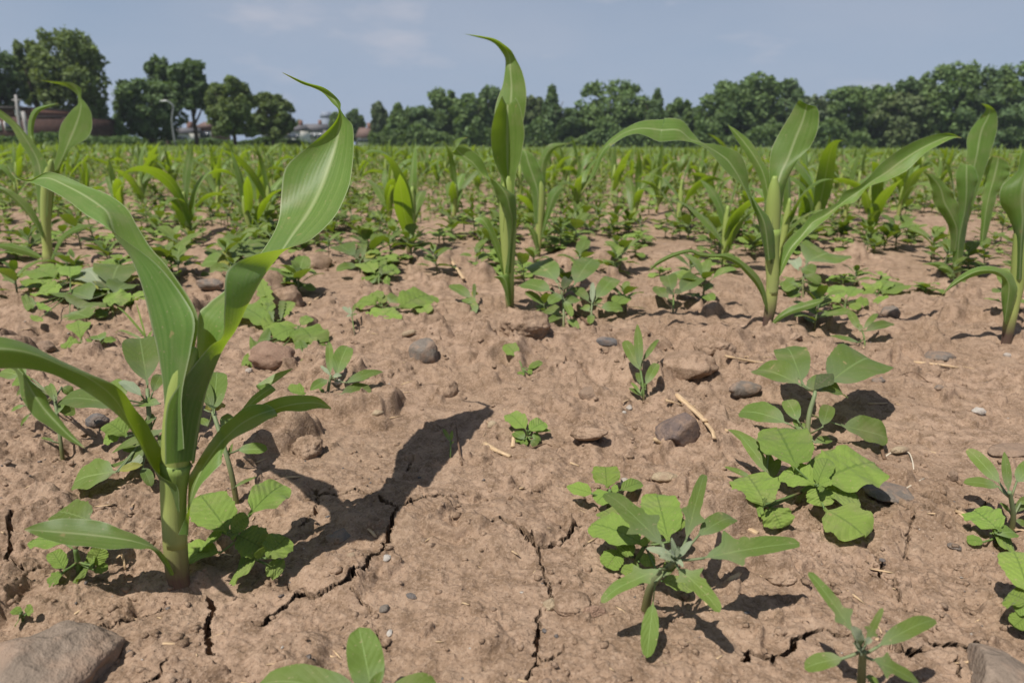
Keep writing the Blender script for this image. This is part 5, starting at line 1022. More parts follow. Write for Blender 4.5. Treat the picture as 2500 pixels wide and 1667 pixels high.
stone('brown pebble on the smooth soil at the lower middle', 938, 1482, 24, 28, ST_GREY, zr=.6, yr=1.2, sink=.3, sub=3)
stone('dark slip of stone on the smooth soil at the lower middle', 1004, 1452, 30, 20, ST_DARK, zr=.35, yr=.6, rot=-30, sink=.3, sub=3)
stone('pale greenish chip right of the round weed by the maize foot', 857, 1353, 20, 18, ST_TAN, zr=.5, sink=.25, sub=3)
stone('upright grey-brown chip in the smooth soil', 1072, 1270, 24, 28, ST_TAN, zr=.9, yr=.8, sink=.25, facets=3, sub=3)
stone('tan pebble in the shadow edge of the largest maize', 922, 1008, 30, 16, ST_TAN, zr=.5, yr=.6, sink=.25, sub=3)
stone('tan lump at the end of the maize shadow', 1202, 1036, 26, 26, ST_TAN, zr=.8, sink=.25, sub=3)
stone('white stone chip under the slender upright seedling', 1536, 994, 16, 18, ST_PALE, zr=.8, sink=.2, sub=3, facets=3)
stone('second smaller white chip under the slender upright seedling', 1524, 1006, 11, 8, ST_PALE, zr=.6, sink=.2, sub=3)
stone('white chip below the weed with folded leaves', 826, 934, 20, 20, ST_PALE, zr=.9, yr=.6, sink=.15, sub=3, facets=3)
stone('white crumb left of the brick-coloured clod', 608, 905, 18, 18, ST_PALE, zr=.8, sink=.25, sub=3)

def mat_straw():
    s = Nodes('straw'); uv = s.coord('UV'); xyz = s.sep(uv)
    n = s.noise(s.comb(s.math('MULTIPLY', xyz[0], 18.0), s.math('MULTIPLY', xyz[1], 3.0), s.orand()), 1, 4)
    col = s.mix(s.mapr(n, .3, .7), (.36, .235, .125), (.60, .45, .28))
    col = s.mix(s.mapr(s.noise(s.coord('Object'), 300, 3), .5, .65, 0, .6), col, (.30, .205, .14))
    return s.done(s.bsdf(col, .7, .25, s.bump(n, .5, .001)))
STRAW = mat_straw(); TWIG = mat_plain('twig_brown', (.13, .08, .05), .85, .3, 200); ROOT = mat_plain('pale_root', (.5, .43, .33), .8, .2, 200)
def straw(label, pts, wpx, mat=None, name='straw_piece', lift=.25, squash=.6, cat='straw'):
    P = []; 
    for q in pts:
        p = ground(q[0], q[1]); rr_ = wpx * depth(p) / FPX / 2
        p.z += rr_ * lift + (q[2] / 1000.0 if len(q) > 2 else 0); P.append(p)
    r = wpx * depth(P[0]) / FPX / 2 * .82
    rad = [r * k for k in np.linspace(1, .8, len(P))]
    c = (P[0] + P[-1]) / 2
    return solo(name, label, cat, tube(P, rad, 8, squash=squash), mat or STRAW, c)
straw('split straw stalk lying right of the middle, thickest piece', [(1650, 966), (1686, 996), (1722, 1030)], 20)
straw('short straw chip left of the split stalk', [(1626, 978), (1664, 990)], 12)
straw('frayed left end of the split straw', [(1720, 1030), (1738, 1052), (1744, 1072)], 14)
straw('frayed right end of the split straw', [(1726, 1026), (1752, 1042), (1776, 1058, 2)], 11)
straw('thin straw fragment beside the split stalk', [(1694, 992), (1724, 998)], 8)
straw('long straw stalk behind the tall goosefoot', [(1772, 871), (1840, 884), (1914, 894)], 13)
straw('thin straw lying above the long stalk', [(1818, 871), (1884, 873)], 5)
straw('straw stalk in front of the grey slab at the right', [(2226, 885), (2290, 891), (2340, 899)], 13)
straw('thin straw continuing right of the slab stalk', [(2320, 888), (2378, 901)], 5)
straw('pale round straw stalk poking out between two weeds', [(1716, 1252), (1780, 1272), (1850, 1304)], 18, squash=.9)
straw('weathered wood splinter below the compact little weed', [(1182, 1084), (1210, 1100), (1246, 1116)], 18)
straw('brown stub standing upright in the maize shadow', [(1128, 1136), (1120, 1100, 5), (1114, 1066, 11)], 7, TWIG)
straw('short straw on bare soil right of the tall goosefoot', [(2120, 986), (2166, 985)], 7)
straw('straw stub pointing at the small weed on the right edge', [(2334, 1249), (2378, 1263)], 15)
straw('flat straw in the light above the maize shadow', [(706, 1052), (778, 1040)], 9)
straw('straw leaning between weeds left of the tall middle maize', [(1094, 632, 6), (1112, 655, 3), (1132, 682)], 11)
straw('brown twig under the broad toothed goosefoot', [(1366, 745, 12), (1400, 768, 5), (1438, 792)], 14, TWIG, 'twig', cat='twig')
straw('thin straw left of the pointed grey stone', [(946, 904), (990, 884)], 6)
straw('short straw chip on the soil in the middle', [(1392, 1130), (1414, 1138)], 9)
straw('straw fleck beside the slab of crust', [(1596, 1074, 1), (1626, 1094)], 13)
straw('thin pale root curling over the soil at the right', [(2162, 1114), (2180, 1108, 2), (2214, 1110, 3), (2226, 1128, 2), (2231, 1150)], 5, ROOT, 'dry_root', cat='root')
straw('dark short twig standing by the flat grey slab', [(2160, 1122), (2152, 1108, 4), (2148, 1094, 9)], 12, TWIG, 'twig', cat='twig')
straw('dry root along the right end of the flat grey slab', [(2190, 1218), (2210, 1196, 1), (2256, 1168)], 6, ROOT, 'dry_root', cat='root')
straw('fine root thread by the dark twig at the right', [(2194, 918), (2230, 912, 2), (2262, 932, 1), (2275, 934)], 4, TWIG, 'dry_root', cat='root')
straw('dark bent straw on the bare soil at the right', [(2283, 925), (2300, 912, 2), (2318, 900)], 5, TWIG, 'twig', cat='twig')
straw('fine straw fleck between the cracks at the lower right', [(2150, 1425), (2186, 1438)], 6)
straw('thin straw under the toothed rosette', [(676, 738, 2), (694, 724)], 8)
straw('straw in front of the clod behind the veined leaves', [(754, 742), (798, 716, 2)], 7)
straw('woody bit beside the little mint-green weed', [(1252, 1092), (1256, 1064, 4)], 14, None)
straw('curved dry blade lying in front of the little mint-green weed', [(1298, 1094), (1330, 1086, 1), (1348, 1090)], 6, TWIG, 'twig', cat='twig')
straw('curled dry flake near the lowest maize blade', [(284, 1362), (300, 1368, 4), (306, 1390)], 9, STRAW)

# crumbs, grit and chaff nobody could count
def scatter_grit(name, mat, n, rmin, rmax, seed, sub=1, power=2.5, flat=.75, stretch=1.0):
    rr = np.random.default_rng(seed); v0, f0 = ico(sub)
    phi = np.radians(rr.uniform(4.5, 49, n)); y = CAM_H / np.tan(phi)
    x = (y + .12) * rr.uniform(-.86, .86, n)
    keep = rr.random(n) < (.35 + .75 * rough_mask(x, y)); x, y = x[keep], y[keep]; n = len(x)
    r = (rmin + (rmax - rmin) * rr.random(n) ** power) * (1 + .55 * np.clip(y - .6, 0, 3))
    z = hgt(x, y, .0006) + r * .15
    a = rr.uniform(0, 6.28, n); k = rr.uniform(.7, 1.3, (n, 3)) * np.array([stretch, 1, flat]); jit = rr.uniform(.62, 1.3, (n, len(v0), 1))
    V = v0[None] * jit * k[:, None] * r[:, None, None]
    c, s = np.cos(a)[:, None], np.sin(a)[:, None]
    V = np.stack([V[..., 0] * c - V[..., 1] * s, V[..., 0] * s + V[..., 1] * c, V[..., 2]], -1) + np.stack([x, y, z], -1)[:, None]
    F = f0[None] + (np.arange(n) * len(v0))[:, None, None]
    setting(name, mesh_quads(name, V.reshape(-1, 3), np.zeros((0, 4), int), None, False, mat, F.reshape(-1, 3)), 'stuff')
scatter_grit('soil_crumbs', SOIL, 7000, .0005, .0036, 5, power=3.6, flat=.65)
scatter_grit('grit', ST_BROWN, 900, .0006, .0030, 6, flat=.6)
scatter_grit('pale_grit', ST_PALE, 150, .0004, .0017, 8, flat=.6)
scatter_grit('dark_grit', ST_DARK, 380, .0005, .0022, 9, flat=.5)
scatter_grit('chaff', STRAW, 520, .0005, .0016, 10, flat=.4, stretch=7.0)
# ------------------------------------------------------------------ the rest of the field: maize rows and weeds behind
def arc_leaf(base, az, e0, e1, L, hw, nv, nu, twist=0.0, fold=.35, seed=0, power=1.3):
    """maize blade leaving the stem at elevation e0 and bending to e1"""
    t = np.linspace(0, 1, nv); e = e0 + (e1 - e0) * t ** power
    rr = np.random.default_rng(seed); azs = az + rr.uniform(-.5, .5) * t + rr.uniform(-.3, .3) * np.sin(t * 4)
    d = np.stack([np.cos(e) * np.cos(azs), np.cos(e) * np.sin(azs), np.sin(e)], -1) * L / (nv - 1)
    c = np.array(base) + np.vstack([np.zeros(3), np.cumsum(d[:-1], 0)])
    T = d / np.linalg.norm(d, axis=1)[:, None]
    S = np.stack([-np.sin(azs), np.cos(azs), np.zeros_like(azs)], -1); N = np.cross(T, S)
    th = twist * t ** 1.2; S, N = S * np.cos(th)[:, None] + N * np.sin(th)[:, None], N * np.cos(th)[:, None] - S * np.sin(th)[:, None]
    w = hw * np.maximum((.35 + .65 * np.sin(np.pi * np.clip(t * .86 + .10, 0, 1)) ** .8) * (1 - t ** 3.2), .02)
    a = np.linspace(-1, 1, nu)
    fo = fold * (1 - .6 * t)
    rip = .10 * np.sin(t * 14 + seed)
    P = c[:, None] + S[:, None] * (a[None] * w[:, None])[..., None] - N[:, None] * ((np.abs(a)[None] * (fo)[:, None] + (a ** 2 * np.sign(a))[None] * rip[:, None]) * -w[:, None])[..., None] * -1
    uv = np.stack(np.broadcast_arrays((a * .5 + .5)[None, :], t[:, None]), -1)
    return Geo(P, grid_quads(nv, nu), uv)
def maize_parts(seed, lod=0):
    """stem and blades of one young maize plant about 0.28 m tall at the origin"""
    r = random.Random(seed); nv, nu, sn = ((20, 5, 8), (9, 3, 6), (5, 3, 4))[lod]
    h = r.uniform(.09, .13); lean = (r.uniform(-.012, .012), r.uniform(-.012, .012))
    stem = tube([(0, 0, -.015), (0, 0, .01), (lean[0] * .5, lean[1] * .5, h * .5), (lean[0], lean[1], h), (lean[0] * 1.2, lean[1] * 1.2, h * 1.35)], [.0062, .0066, .0085, .0088, .003], sn, nv=None if lod == 0 else 5)
    az = r.uniform(0, 6.28); L = []
    n = r.randint(5, 6)
    for i in range(n):
        f = i / (n - 1)
        b = (lean[0] * f, lean[1] * f, h * (.12 + .95 * f))
        a = az + (math.pi if i % 2 else 0) + r.uniform(-.45, .45)
        if i == n - 1: e0, e1, ln, w = r.uniform(1.35, 1.52), r.uniform(.6, 1.35), r.uniform(.13, .19), r.uniform(.010, .016)
        elif i == 0: e0, e1, ln, w = r.uniform(.5, 1.0), r.uniform(-1.1, -.3), r.uniform(.07, .11), r.uniform(.007, .010)
        else: e0, e1, ln, w = r.uniform(.85, 1.35), r.uniform(-1.5, .2), r.uniform(.16, .28), r.uniform(.013, .022)
        L.append(arc_leaf(b, a, e0, e1, ln, w, nv, nu, r.uniform(-1.3, 1.3), r.uniform(.2, .55), seed * 9 + i, r.uniform(1.1, 2.0)))
    return stem, L
def goose_parts(seed, lod=0):
    r = random.Random(seed); h = r.uniform(.035, .07); n = r.randint(7, 10) if lod < 2 else 6; L = []
    nv = (18, 9, 4)[lod]; nu = (5, 3, 3)[lod]
    lx, ly = r.uniform(-.008, .008), r.uniform(-.008, .008)
    stem = tube([(0, 0, -.006), (lx * .4, ly * .4, h * .5), (lx, ly, h)], [.0017, .0015, .0011], 5 if lod < 2 else 3, nv=(None, 5, 3)[lod])
    az = r.uniform(0, 6.28)
    for i in range(n):
        f = .25 + .75 * i / (n - 1); az += 2.4 + r.uniform(-.3, .3)
        e = .05 + .9 * f ** 2 + r.uniform(-.2, .2); ln = (.046 - .022 * abs(f - .65)) * r.uniform(.75, 1.15) * (.55 if i >= n - 2 else 1)
        b = np.array([lx * f, ly * f, h * f]); d = np.array([math.cos(e) * math.cos(az), math.cos(e) * math.sin(az), math.sin(e)])
        st = b + d * .006
        L.append(blade(b, st + d * ln, (-math.sin(az), math.cos(az), r.uniform(-.3, .3)), ln * r.uniform(.25, .36), r.choice(['ovate', 'ovate', 'oblong', 'hastate', 'stalk']), r.uniform(.02, .10), r.uniform(.1, .3), nv, nu, seed * 11 + i, .03, 0, r.uniform(0, .3)))
    return stem, L
def broad_parts(seed, lod=0):
    r = random.Random(seed); h = r.uniform(.018, .035); L = []; nv = (16, 9, 4)[lod]; nu = (5, 3, 3)[lod]
    stem = tube([(0, 0, -.006), (0, 0, h * .5), (0, 0, h)], [.0017, .0016, .0012], 5 if lod < 2 else 3, nv=(None, 5, 3)[lod])
    az = r.uniform(0, 6.28)
    for i in range(r.randint(3, 4)):
        az += 1.57 + r.uniform(-.3, .3); f = 1 - .28 * i
        for s in (0, math.pi):
            a = az + s + r.uniform(-.25, .25); e = .35 * f + r.uniform(-.25, .3) - .15; ln = (.018 if i == 0 else .034) * r.uniform(.75, 1.2)
            b = np.array([0, 0, h * f]); d = np.array([math.cos(e) * math.cos(a), math.cos(e) * math.sin(a), math.sin(e)])
            L.append(blade(b, b + d * (ln + .006), (-math.sin(a), math.cos(a), 0), ln * r.uniform(.40, .5), 'round', r.uniform(.02, .12), r.uniform(.05, .2), nv, nu, seed * 13 + i * 2 + int(s > 0), .06, 0, r.uniform(0, .3)))
    return stem, L
def joined_mesh(name, stem, leaves, smat, lmat):
    v, q, uv, t = [], [], [], None
    g = join(leaves); n = len(g.v)
    V = np.vstack([g.v, stem.v]); Q = np.vstack([g.q, stem.q + n]); U = np.vstack([g.uv, stem.uv]); Tt = stem.t + n
    me = mesh_quads(name, V, Q, U, True, lmat, Tt); me.materials.append(smat)
    mi = np.zeros(len(Q) + len(Tt), dtype=np.int32); mi[len(g.q):] = 1
    me.polygons.foreach_set("material_index", mi); return me

ANCH = [((437, 1418), 'the largest maize'), ((1246, 767), 'the tall middle maize'), ((1873, 802), 'the spreading maize'), ((2459, 826), 'the maize at the right edge'), ((2337, 684), 'the crinkled-leaved maize'), ((121, 656), 'the purple-footed maize'), ((1314, 625), 'the shorter maize behind the middle one')]
def to_px(p):
    d = Vector(p) - CAMP; k = d.dot(_f); return 1250 + FPX * d.dot(_r) / k, 833.5 - FPX * d.dot(_u) / k
used_labels = set()
def where(p):
    x, y = to_px(p); best = min(ANCH, key=lambda a: abs(a[0][0] - x) + 2.0 * abs(a[0][1] - y)); dx, dy = x - best[0][0], best[0][1] - y
    side = 'right of' if dx > 0 else 'left of'
    near = 'just ' if abs(dx) < 90 else ('well ' if abs(dx) > 260 else '')
    if abs(dx) < 45: return ('directly behind ' if dy > 0 else 'in front of ') + best[1]
    return near + ('behind and ' if dy > 60 else ('in front and ' if dy < -60 else '')) + side + ' ' + best[1]
def in_view(x, y, m=1.1): return abs(x) < .80 * m * (y + .1)

def plant_out(kind, cat, protos, solos, spots, near_y, words, farlabel, fargroup, cap):
    """individual plants, nearest first; those near the camera keep their parts"""
    spots = sorted(spots, key=lambda s: s[1]); rest = spots[cap:]
    for i, (x, y, rot, sc) in enumerate(spots[:cap]):
        p = Vector((x, y, gz(x, y) - .002)); r = random.Random(i * 17 + cap)
        if y < near_y:
            lab = r.choice(words) + ' ' + where(p); grp = None
            for w in words:
                if lab not in used_labels: break
                lab = w + ' ' + where(p)
            used_labels.add(lab); grp = fargroup
            copy_thing(r.choice(protos), p, rot, sc, lab, grp)
        else:
            o = bpy.data.objects.new(kind, r.choice(solos)); COL.objects.link(o)
            o.location = p; o.rotation_euler = (r.uniform(-.1, .1), r.uniform(-.1, .1), rot); o.scale = (sc,) * 3
            o['label'] = farlabel; o['category'] = cat; o['group'] = fargroup
    return rest
def prototypes(kind, cat, maker, n, smat, lmat):
    out = []
    for k in range(n):
        st, L = maker(k + 3, 0)
        root = thing(kind, '-', cat)
        part('stem', st, smat, root)
        for g in L: part('leaf', g, lmat, root)
        out.append(root)
    return out
def drop(protos):
    for root in protos:
        for ch in list(root.children): bpy.data.objects.remove(ch)
        bpy.data.objects.remove(root)
def stuff_plants(name, maker, n, spots, smat, lmat):
    """all the plants too far off to pick apart, as one object"""
    base = []
    for k in range(n):
        st, L = maker(k + 40, 2); g = join(L); m = len(g.v)
        base.append((np.vstack([g.v, st.v]), np.vstack([g.q, st.q + m]), np.vstack([g.uv, st.uv])))
    Vs, Qs, Us, off = [], [], [], 0
    for i, (x, y, rot, sc) in enumerate(spots):
        v, q, u = base[i % n]; c, s = math.cos(rot) * sc, math.sin(rot) * sc
        z = gzs[i] if False else 0.0
        Vs.append(np.stack([v[:, 0] * c - v[:, 1] * s + x, v[:, 0] * s + v[:, 1] * c + y, v[:, 2] * sc + z], -1)); Qs.append(q + off); Us.append(u); off += len(v)
    if Vs: setting(name, mesh_quads(name, np.concatenate(Vs), np.concatenate(Qs), np.concatenate(Us), True, lmat), 'stuff')

# maize rows
hero_xy = []
for (a, b), _n in ANCH:
    g_ = ground(a, b); hero_xy.append((g_.x, g_.y))
R6 = random.Random(5)
spots = []
for px_, py_ in [(465, 590), (770, 512), (1000, 622), (1655, 560), (1985, 612), (2120, 560), (300, 540), (655, 545), (1545, 548)]:
    g_ = ground(px_, py_); spots.append((g_.x, g_.y, R6.uniform(0, 6.28), R6.uniform(.95, 1.2)))
near_fixed = [(s[0], s[1]) for s in spots] + hero_xy
k = 1
while True:
    y0 = 1.17 + k * .66
    if y0 > 27: break
    x = -1.0 * (y0 + .4)
    while x < 1.0 * (y0 + .4):
        x += R6.uniform(.13, .36) * (1 + .012 * k)
        yy = y0 - .30 * x * math.exp(-k / 9) - .06 * x + R6.uniform(-.05, .05)
        if yy < 1.35 or not in_view(x, yy) or min((x - a) ** 2 + (yy - b) ** 2 for a, b in near_fixed) < .04: continue
        if R6.random() < .12: continue
        spots.append((x, yy, R6.uniform(0, 6.28), R6.choice([.62, .78, .9, 1.0, 1.06, 1.16]) * R6.uniform(.92, 1.08)))
    k += 1
mz = prototypes('maize_plant', 'maize plant', maize_parts, 9, CORN_STEM, CORN)
mz_solo = [joined_mesh('maize_plant', *maize_parts(k + 20, 1), CORN_STEM, CORN) for k in range(12)]
rest = plant_out('maize_plant', 'maize plant', mz, mz_solo, spots, 3.0,
    ['young maize plant', 'small maize plant', 'bushy young maize plant', 'arching maize plant', 'narrow maize plant', 'drooping maize plant', 'pale maize plant', 'maize plant of middle height'],
    'young maize plant in the far rows before the trees', 'young maize plants of the rows behind', 293)
drop(mz)
stuff_plants('distant_maize', maize_parts, 14, rest, CORN_STEM, CORN)

# weeds between the rows
ANCH += [((1376, 800), 'the broad toothed goosefoot'), ((1643, 769), 'the dark-stemmed weed'), ((935, 766), 'the pale flat patch of leaves'), ((880, 668), 'the angular goosefoot'), ((575, 672), 'the yellow-leaved goosefoot'), ((276, 772), 'the sprawling weed'), ((1962, 728), 'the dark bushy weed'), ((2140, 742), 'the bright little weed'), ((762, 640), 'the clod beyond the rolled leaf'), ((172, 748), 'the creeping weed')]
gs, bs = [], []
for i in range(26000):
    y = math.sqrt(R6.uniform(1.05 ** 2, 11.0 ** 2)); x = R6.uniform(-.84, .84) * (y + .1)
    dens = .50 + .75 * float(perlin(np.array([x * 1.7]), np.array([y * 1.7]), 71)[0]) + (.10 if x < .3 else -.06)
    if y < 1.35: dens *= .45 if x < -.1 else (.30 if x < .55 else .18)
    elif y < 1.8: dens *= .62
    if R6.random() > dens * .90 * min(1.0, (3.6 / y) ** 1.25): continue
    if min((x - a) ** 2 + (y - b) ** 2 for a, b in hero_xy) < .004: continue
    (gs if R6.random() < .66 else bs).append((x, y, R6.uniform(0, 6.28), R6.uniform(.6, 1.3) * (1 + .08 * max(0, y - 2.5))))
print('weeds', len(gs), len(bs), 'maize', len(spots))
gp = prototypes('goosefoot_weed', 'weed', goose_parts, 12, GSTEM, GOOSE)
gsolo = [joined_mesh('goosefoot_weed', *goose_parts(k + 20, 1), GSTEM, GOOSE) for k in range(10)]
rest = plant_out('goosefoot_weed', 'weed', gp, gsolo, gs, 2.0, ['leafy goosefoot weed', 'small goosefoot weed', 'dense goosefoot weed', 'low goosefoot weed', 'open goosefoot weed', 'young goosefoot weed'],
    'goosefoot weed between the maize rows behind', 'goosefoot weeds between the maize rows', 278)
drop(gp); stuff_plants('distant_goosefoot', goose_parts, 8, rest, GSTEM, GOOSE)
bp_ = prototypes('broadleaf_weed', 'weed', broad_parts, 6, WSTEM, ROUND)
bsolo = [joined_mesh('broadleaf_weed', *broad_parts(k + 20, 1), WSTEM, ROUND) for k in range(8)]
rest = plant_out('broadleaf_weed', 'weed', bp_, bsolo, bs, 2.0, ['low round-leaved weed', 'small bright round-leaved weed', 'flat round-leaved weed', 'crinkled round-leaved weed', 'fresh green round-leaved weed'],
    'round-leaved weed between the maize rows behind', 'round-leaved weeds between the maize rows', 270)
drop(bp_); stuff_plants('distant_broadleaf', broad_parts, 8, rest, WSTEM, ROUND)
# ------------------------------------------------------------------ meadow, trees, houses at the end of the field
def mat_meadow():
    s = Nodes('meadow_green'); co = s.coord('Object')
    a = s.noise(co, .09, 5); b = s.noise(co, 1.5, 5)
    col = s.mix(s.mapr(a, .35, .65), (.085, .135, .045), (.13, .175, .06)); col = s.mix(s.mapr(b, .4, .7, 0, .5), col, (.16, .17, .08))
    return s.done(s.bsdf(col, .9, .1, s.bump(b, .6, .05)))
ys_ = np.concatenate([np.linspace(26, 60, 40), np.linspace(62, 400, 30)]); xs_ = np.linspace(-1, 1, 80)
Yg, Sg = np.meshgrid(ys_, xs_, indexing='ij'); Xg = Sg * (Yg * 1.3 + 20)
Zg = .03 + .03 * perlin(Xg / 3.0, Yg / 3.0, 90) + .02 * perlin(Xg / .8, Yg / .8, 91)
setting('meadow', mesh_quads('meadow', np.stack([Xg, Yg, Zg], -1), grid_quads(len(ys_), len(xs_)), None, True, mat_meadow()))

def mat_tree(name, c, tw=.28, t=(.10, .16, .02)):
    s = Nodes(name); rd = s.geom('Random Per Island'); co = s.coord('Object')
    n = s.noise(co, .45, 3)
    col = s.mix(rd, tuple(x * .65 for x in c), tuple(x * 1.4 for x in c)); col = s.mix(s.mapr(n, .35, .7, 0, .5), col, (c[0] * 1.5, c[1] * 1.3, c[2] * .9))
    return s.done(s.shmix(tw, s.bsdf(col, .65, .2), s.transl(t)))
T_DARK = mat_tree('foliage_dark', (.098, .155, .068), .32, (.14, .22, .03)); T_MID = mat_tree('foliage_mid', (.118, .182, .07), .32, (.16, .25, .03)); T_PALE = mat_tree('foliage_pale', (.13, .17, .10)); T_OLIVE = mat_tree('foliage_olive', (.122, .172, .062), .32, (.18, .24, .03)); T_BROWN = mat_tree('foliage_brownish', (.112, .15, .068))
BARK = mat_plain('bark', (.085, .065, .05), .9, .35, 4)
def crown_geo(c, rx, ry, rz, nb, seed, ncard, size, shape='round', low=.0):
    r = np.random.default_rng(seed)
    B = []
    # clumps fill the outline from foot to top
    for i in range(nb * 4):
        z = r.uniform(-.85, .78)
        if shape == 'cone': R_ = .95 * np.clip(1 - (np.clip(z + .7, 0, 2) / 1.62) ** 1.5, .12, 1)
        elif shape == 'oval': R_ = np.sqrt(np.clip(1 - ((z + .1) / 1.12) ** 2, .1, 1)) * .97
        else: R_ = (.97 if z < .05 else np.sqrt(np.clip(1 - ((z - .05) / .98) ** 2, .1, 1))) * (1 if z > -.6 else .86)
        br = r.uniform(.12, .29) * (.45 + .55 * R_); a = r.uniform(0, 6.283); q = (R_ - br * .85) * r.uniform(.45, 1.0) ** .5
        B.append((np.cos(a) * q, np.sin(a) * q, min(z, .97 - br), br))
    B += [(r.uniform(-.2, .2), 0, .66, .32), (0, 0, 0, .6), (0, 0, -.45, .55)] if shape != 'cone' else [(0, 0, .80, .18), (0, 0, .45, .3), (0, 0, 0, .5), (0, 0, -.5, .6)]
    B = np.array(B)
    i = r.choice(len(B), ncard, p=B[:, 3] ** 2 / (B[:, 3] ** 2).sum())
    u = r.normal(size=(ncard, 3)); u /= np.linalg.norm(u, axis=1)[:, None]
    rad = B[i, 3] * (r.uniform(.55, 1.0, ncard) ** .6) * (1 + .10 * np.sign(r.uniform(-1, .5, ncard)))
    P = B[i, :3] + u * rad[:, None] * np.array([1, 1, .9])
    P = P * np.array([rx, ry, rz]) + np.array(c)
    n = u + r.normal(size=(ncard, 3)) * .7; n[:, 2] += .35; n /= np.linalg.norm(n, axis=1)[:, None]
    a = np.cross(n, r.normal(size=(ncard, 3))); a /= np.linalg.norm(a, axis=1)[:, None]; b = np.cross(n, a)
    s = size * r.uniform(.6, 1.4, (ncard, 1))
    V = np.stack([P - a * s, P - b * s * .6 + n * s * .15, P + a * s, P + b * s * .6 + n * s * .15], 1)
    Q = np.arange(ncard * 4).reshape(-1, 4)
    return Geo(V.reshape(-1, 3), Q, np.tile(np.array([[0, 0], [1, 0], [1, 1], [0, 1]]), (ncard, 1)))
def tree(name, label, xl, xr, yt, D, mat, seed, shape='round', yb=352, foot=.12, ncard=5200, nb=16, ground_y=None, cat='tree', split=0, group=None):
    """tree standing D metres away whose crown spans photo columns xl..xr and reaches up to row yt"""
    top = at_y((xl + xr) / 2, yt, D); L = at_y(xl, 300, D); Rr = at_y(xr, 300, D)
    base = Vector((top.x, D, 0)); h = top.z; w = Rr.x - L.x
    cb = h * foot; rz = (h - cb) / 2; cz = cb + rz
    root = thing(name, label, cat, base, group)
    r = random.Random(seed)
    tr = h * .022 + .06
    st = tube([(base.x, D, -.2), (base.x + r.uniform(-.1, .1), D, h * .25), (base.x + r.uniform(-.3, .3), D + r.uniform(-.3, .3), h * .75)], [tr, tr * .8, tr * .25], 8)
    limbs = [st]
    for k in range(4):
        a = r.uniform(0, 6.28); z0 = h * r.uniform(.25, .45)
        limbs.append(tube([(base.x, D, z0), (base.x + math.cos(a) * w * .18, D + math.sin(a) * w * .18, z0 + h * .15), (base.x + math.cos(a) * w * .32, D + math.sin(a) * w * .32, z0 + h * .32)], [tr * .5, tr * .35, tr * .1], 6))
    g = join(limbs); n = 0; tt = []
    for l in limbs: tt.append(l.t + n); n += len(l.v)
    part('trunk', TubeGeo(g.v, g.q, g.uv, np.concatenate(tt)), BARK, root)
    part('crown', crown_geo((base.x, D, cz), w / 2 * 1.06, w / 2 * .9, rz * 1.03, nb, seed, int(ncard * 1.05), D * .0031, shape), mat, root, smooth=False)
    return root
LT = 'trees along the village edge at the left'; RT = 'trees of the dense row closing the field'
tree('broadleaf_tree', 'tree crown cut off by the left edge', -110, 36, 95, 66, T_DARK, 1, nb=12, foot=.3)
tree('broadleaf_tree', 'tallest tree at the left, with irregular crown rising over the brick building', 62, 240, 62, 68, T_OLIVE, 2, nb=17, foot=.2, ncard=8000)
tree('broadleaf_tree', 'lighter low-crowned tree touching the tallest left tree from its left side', 25, 110, 92, 72, T_OLIVE, 31, nb=9, foot=.40, ncard=3000)
tree('broadleaf_tree', 'wide dark tree left of the street lamp', 272, 440, 190, 74, T_DARK, 3, nb=16, foot=.10, ncard=7000)
tree('broadleaf_tree', 'tall narrow-topped tree rising behind the street lamp', 345, 425, 135, 78, T_DARK, 32, 'oval', nb=10, foot=.3, ncard=4000)
tree('broadleaf_tree', 'umbrella-crowned tree with visible reddish trunk right of the street lamp', 405, 510, 143, 76, T_DARK, 4, nb=12, foot=.42, ncard=5500)
tree('broadleaf_tree', 'yellow-green rounded tree, left one of the pair before the village gap', 496, 618, 184, 74, T_OLIVE, 5, nb=15, foot=.17, ncard=6500)
tree('broadleaf_tree', 'darker rounded tree, right one of the pair before the village gap', 598, 714, 226, 80, T_OLIVE, 6, nb=14, foot=.18, ncard=6000)
tree('shrub', 'round dark shrub between the tallest left tree and the wide dark one', 226, 300, 283, 68, T_DARK, 7, nb=8, foot=.02, ncard=2200, cat='shrub')
tree('broadleaf_tree', 'small tree by the pale far roof in the village gap', 800, 832, 272, 130, T_MID, 8, nb=8, ncard=1600, foot=.1)
tree('broadleaf_tree', 'small round tree right of the big maize blade in the village gap', 842, 890, 265, 125, T_DARK, 9, nb=9, ncard=2200, foot=.1)
tree('broadleaf_tree', 'low tree among the village roofs', 714, 742, 293, 150, T_DARK, 10, nb=6, ncard=900, foot=.05)
tree('poplar_tree', 'pale grey-green poplar at the left end of the tree row', 899, 948, 246, 112, T_PALE, 11, 'oval', nb=12, foot=.02, ncard=3600)
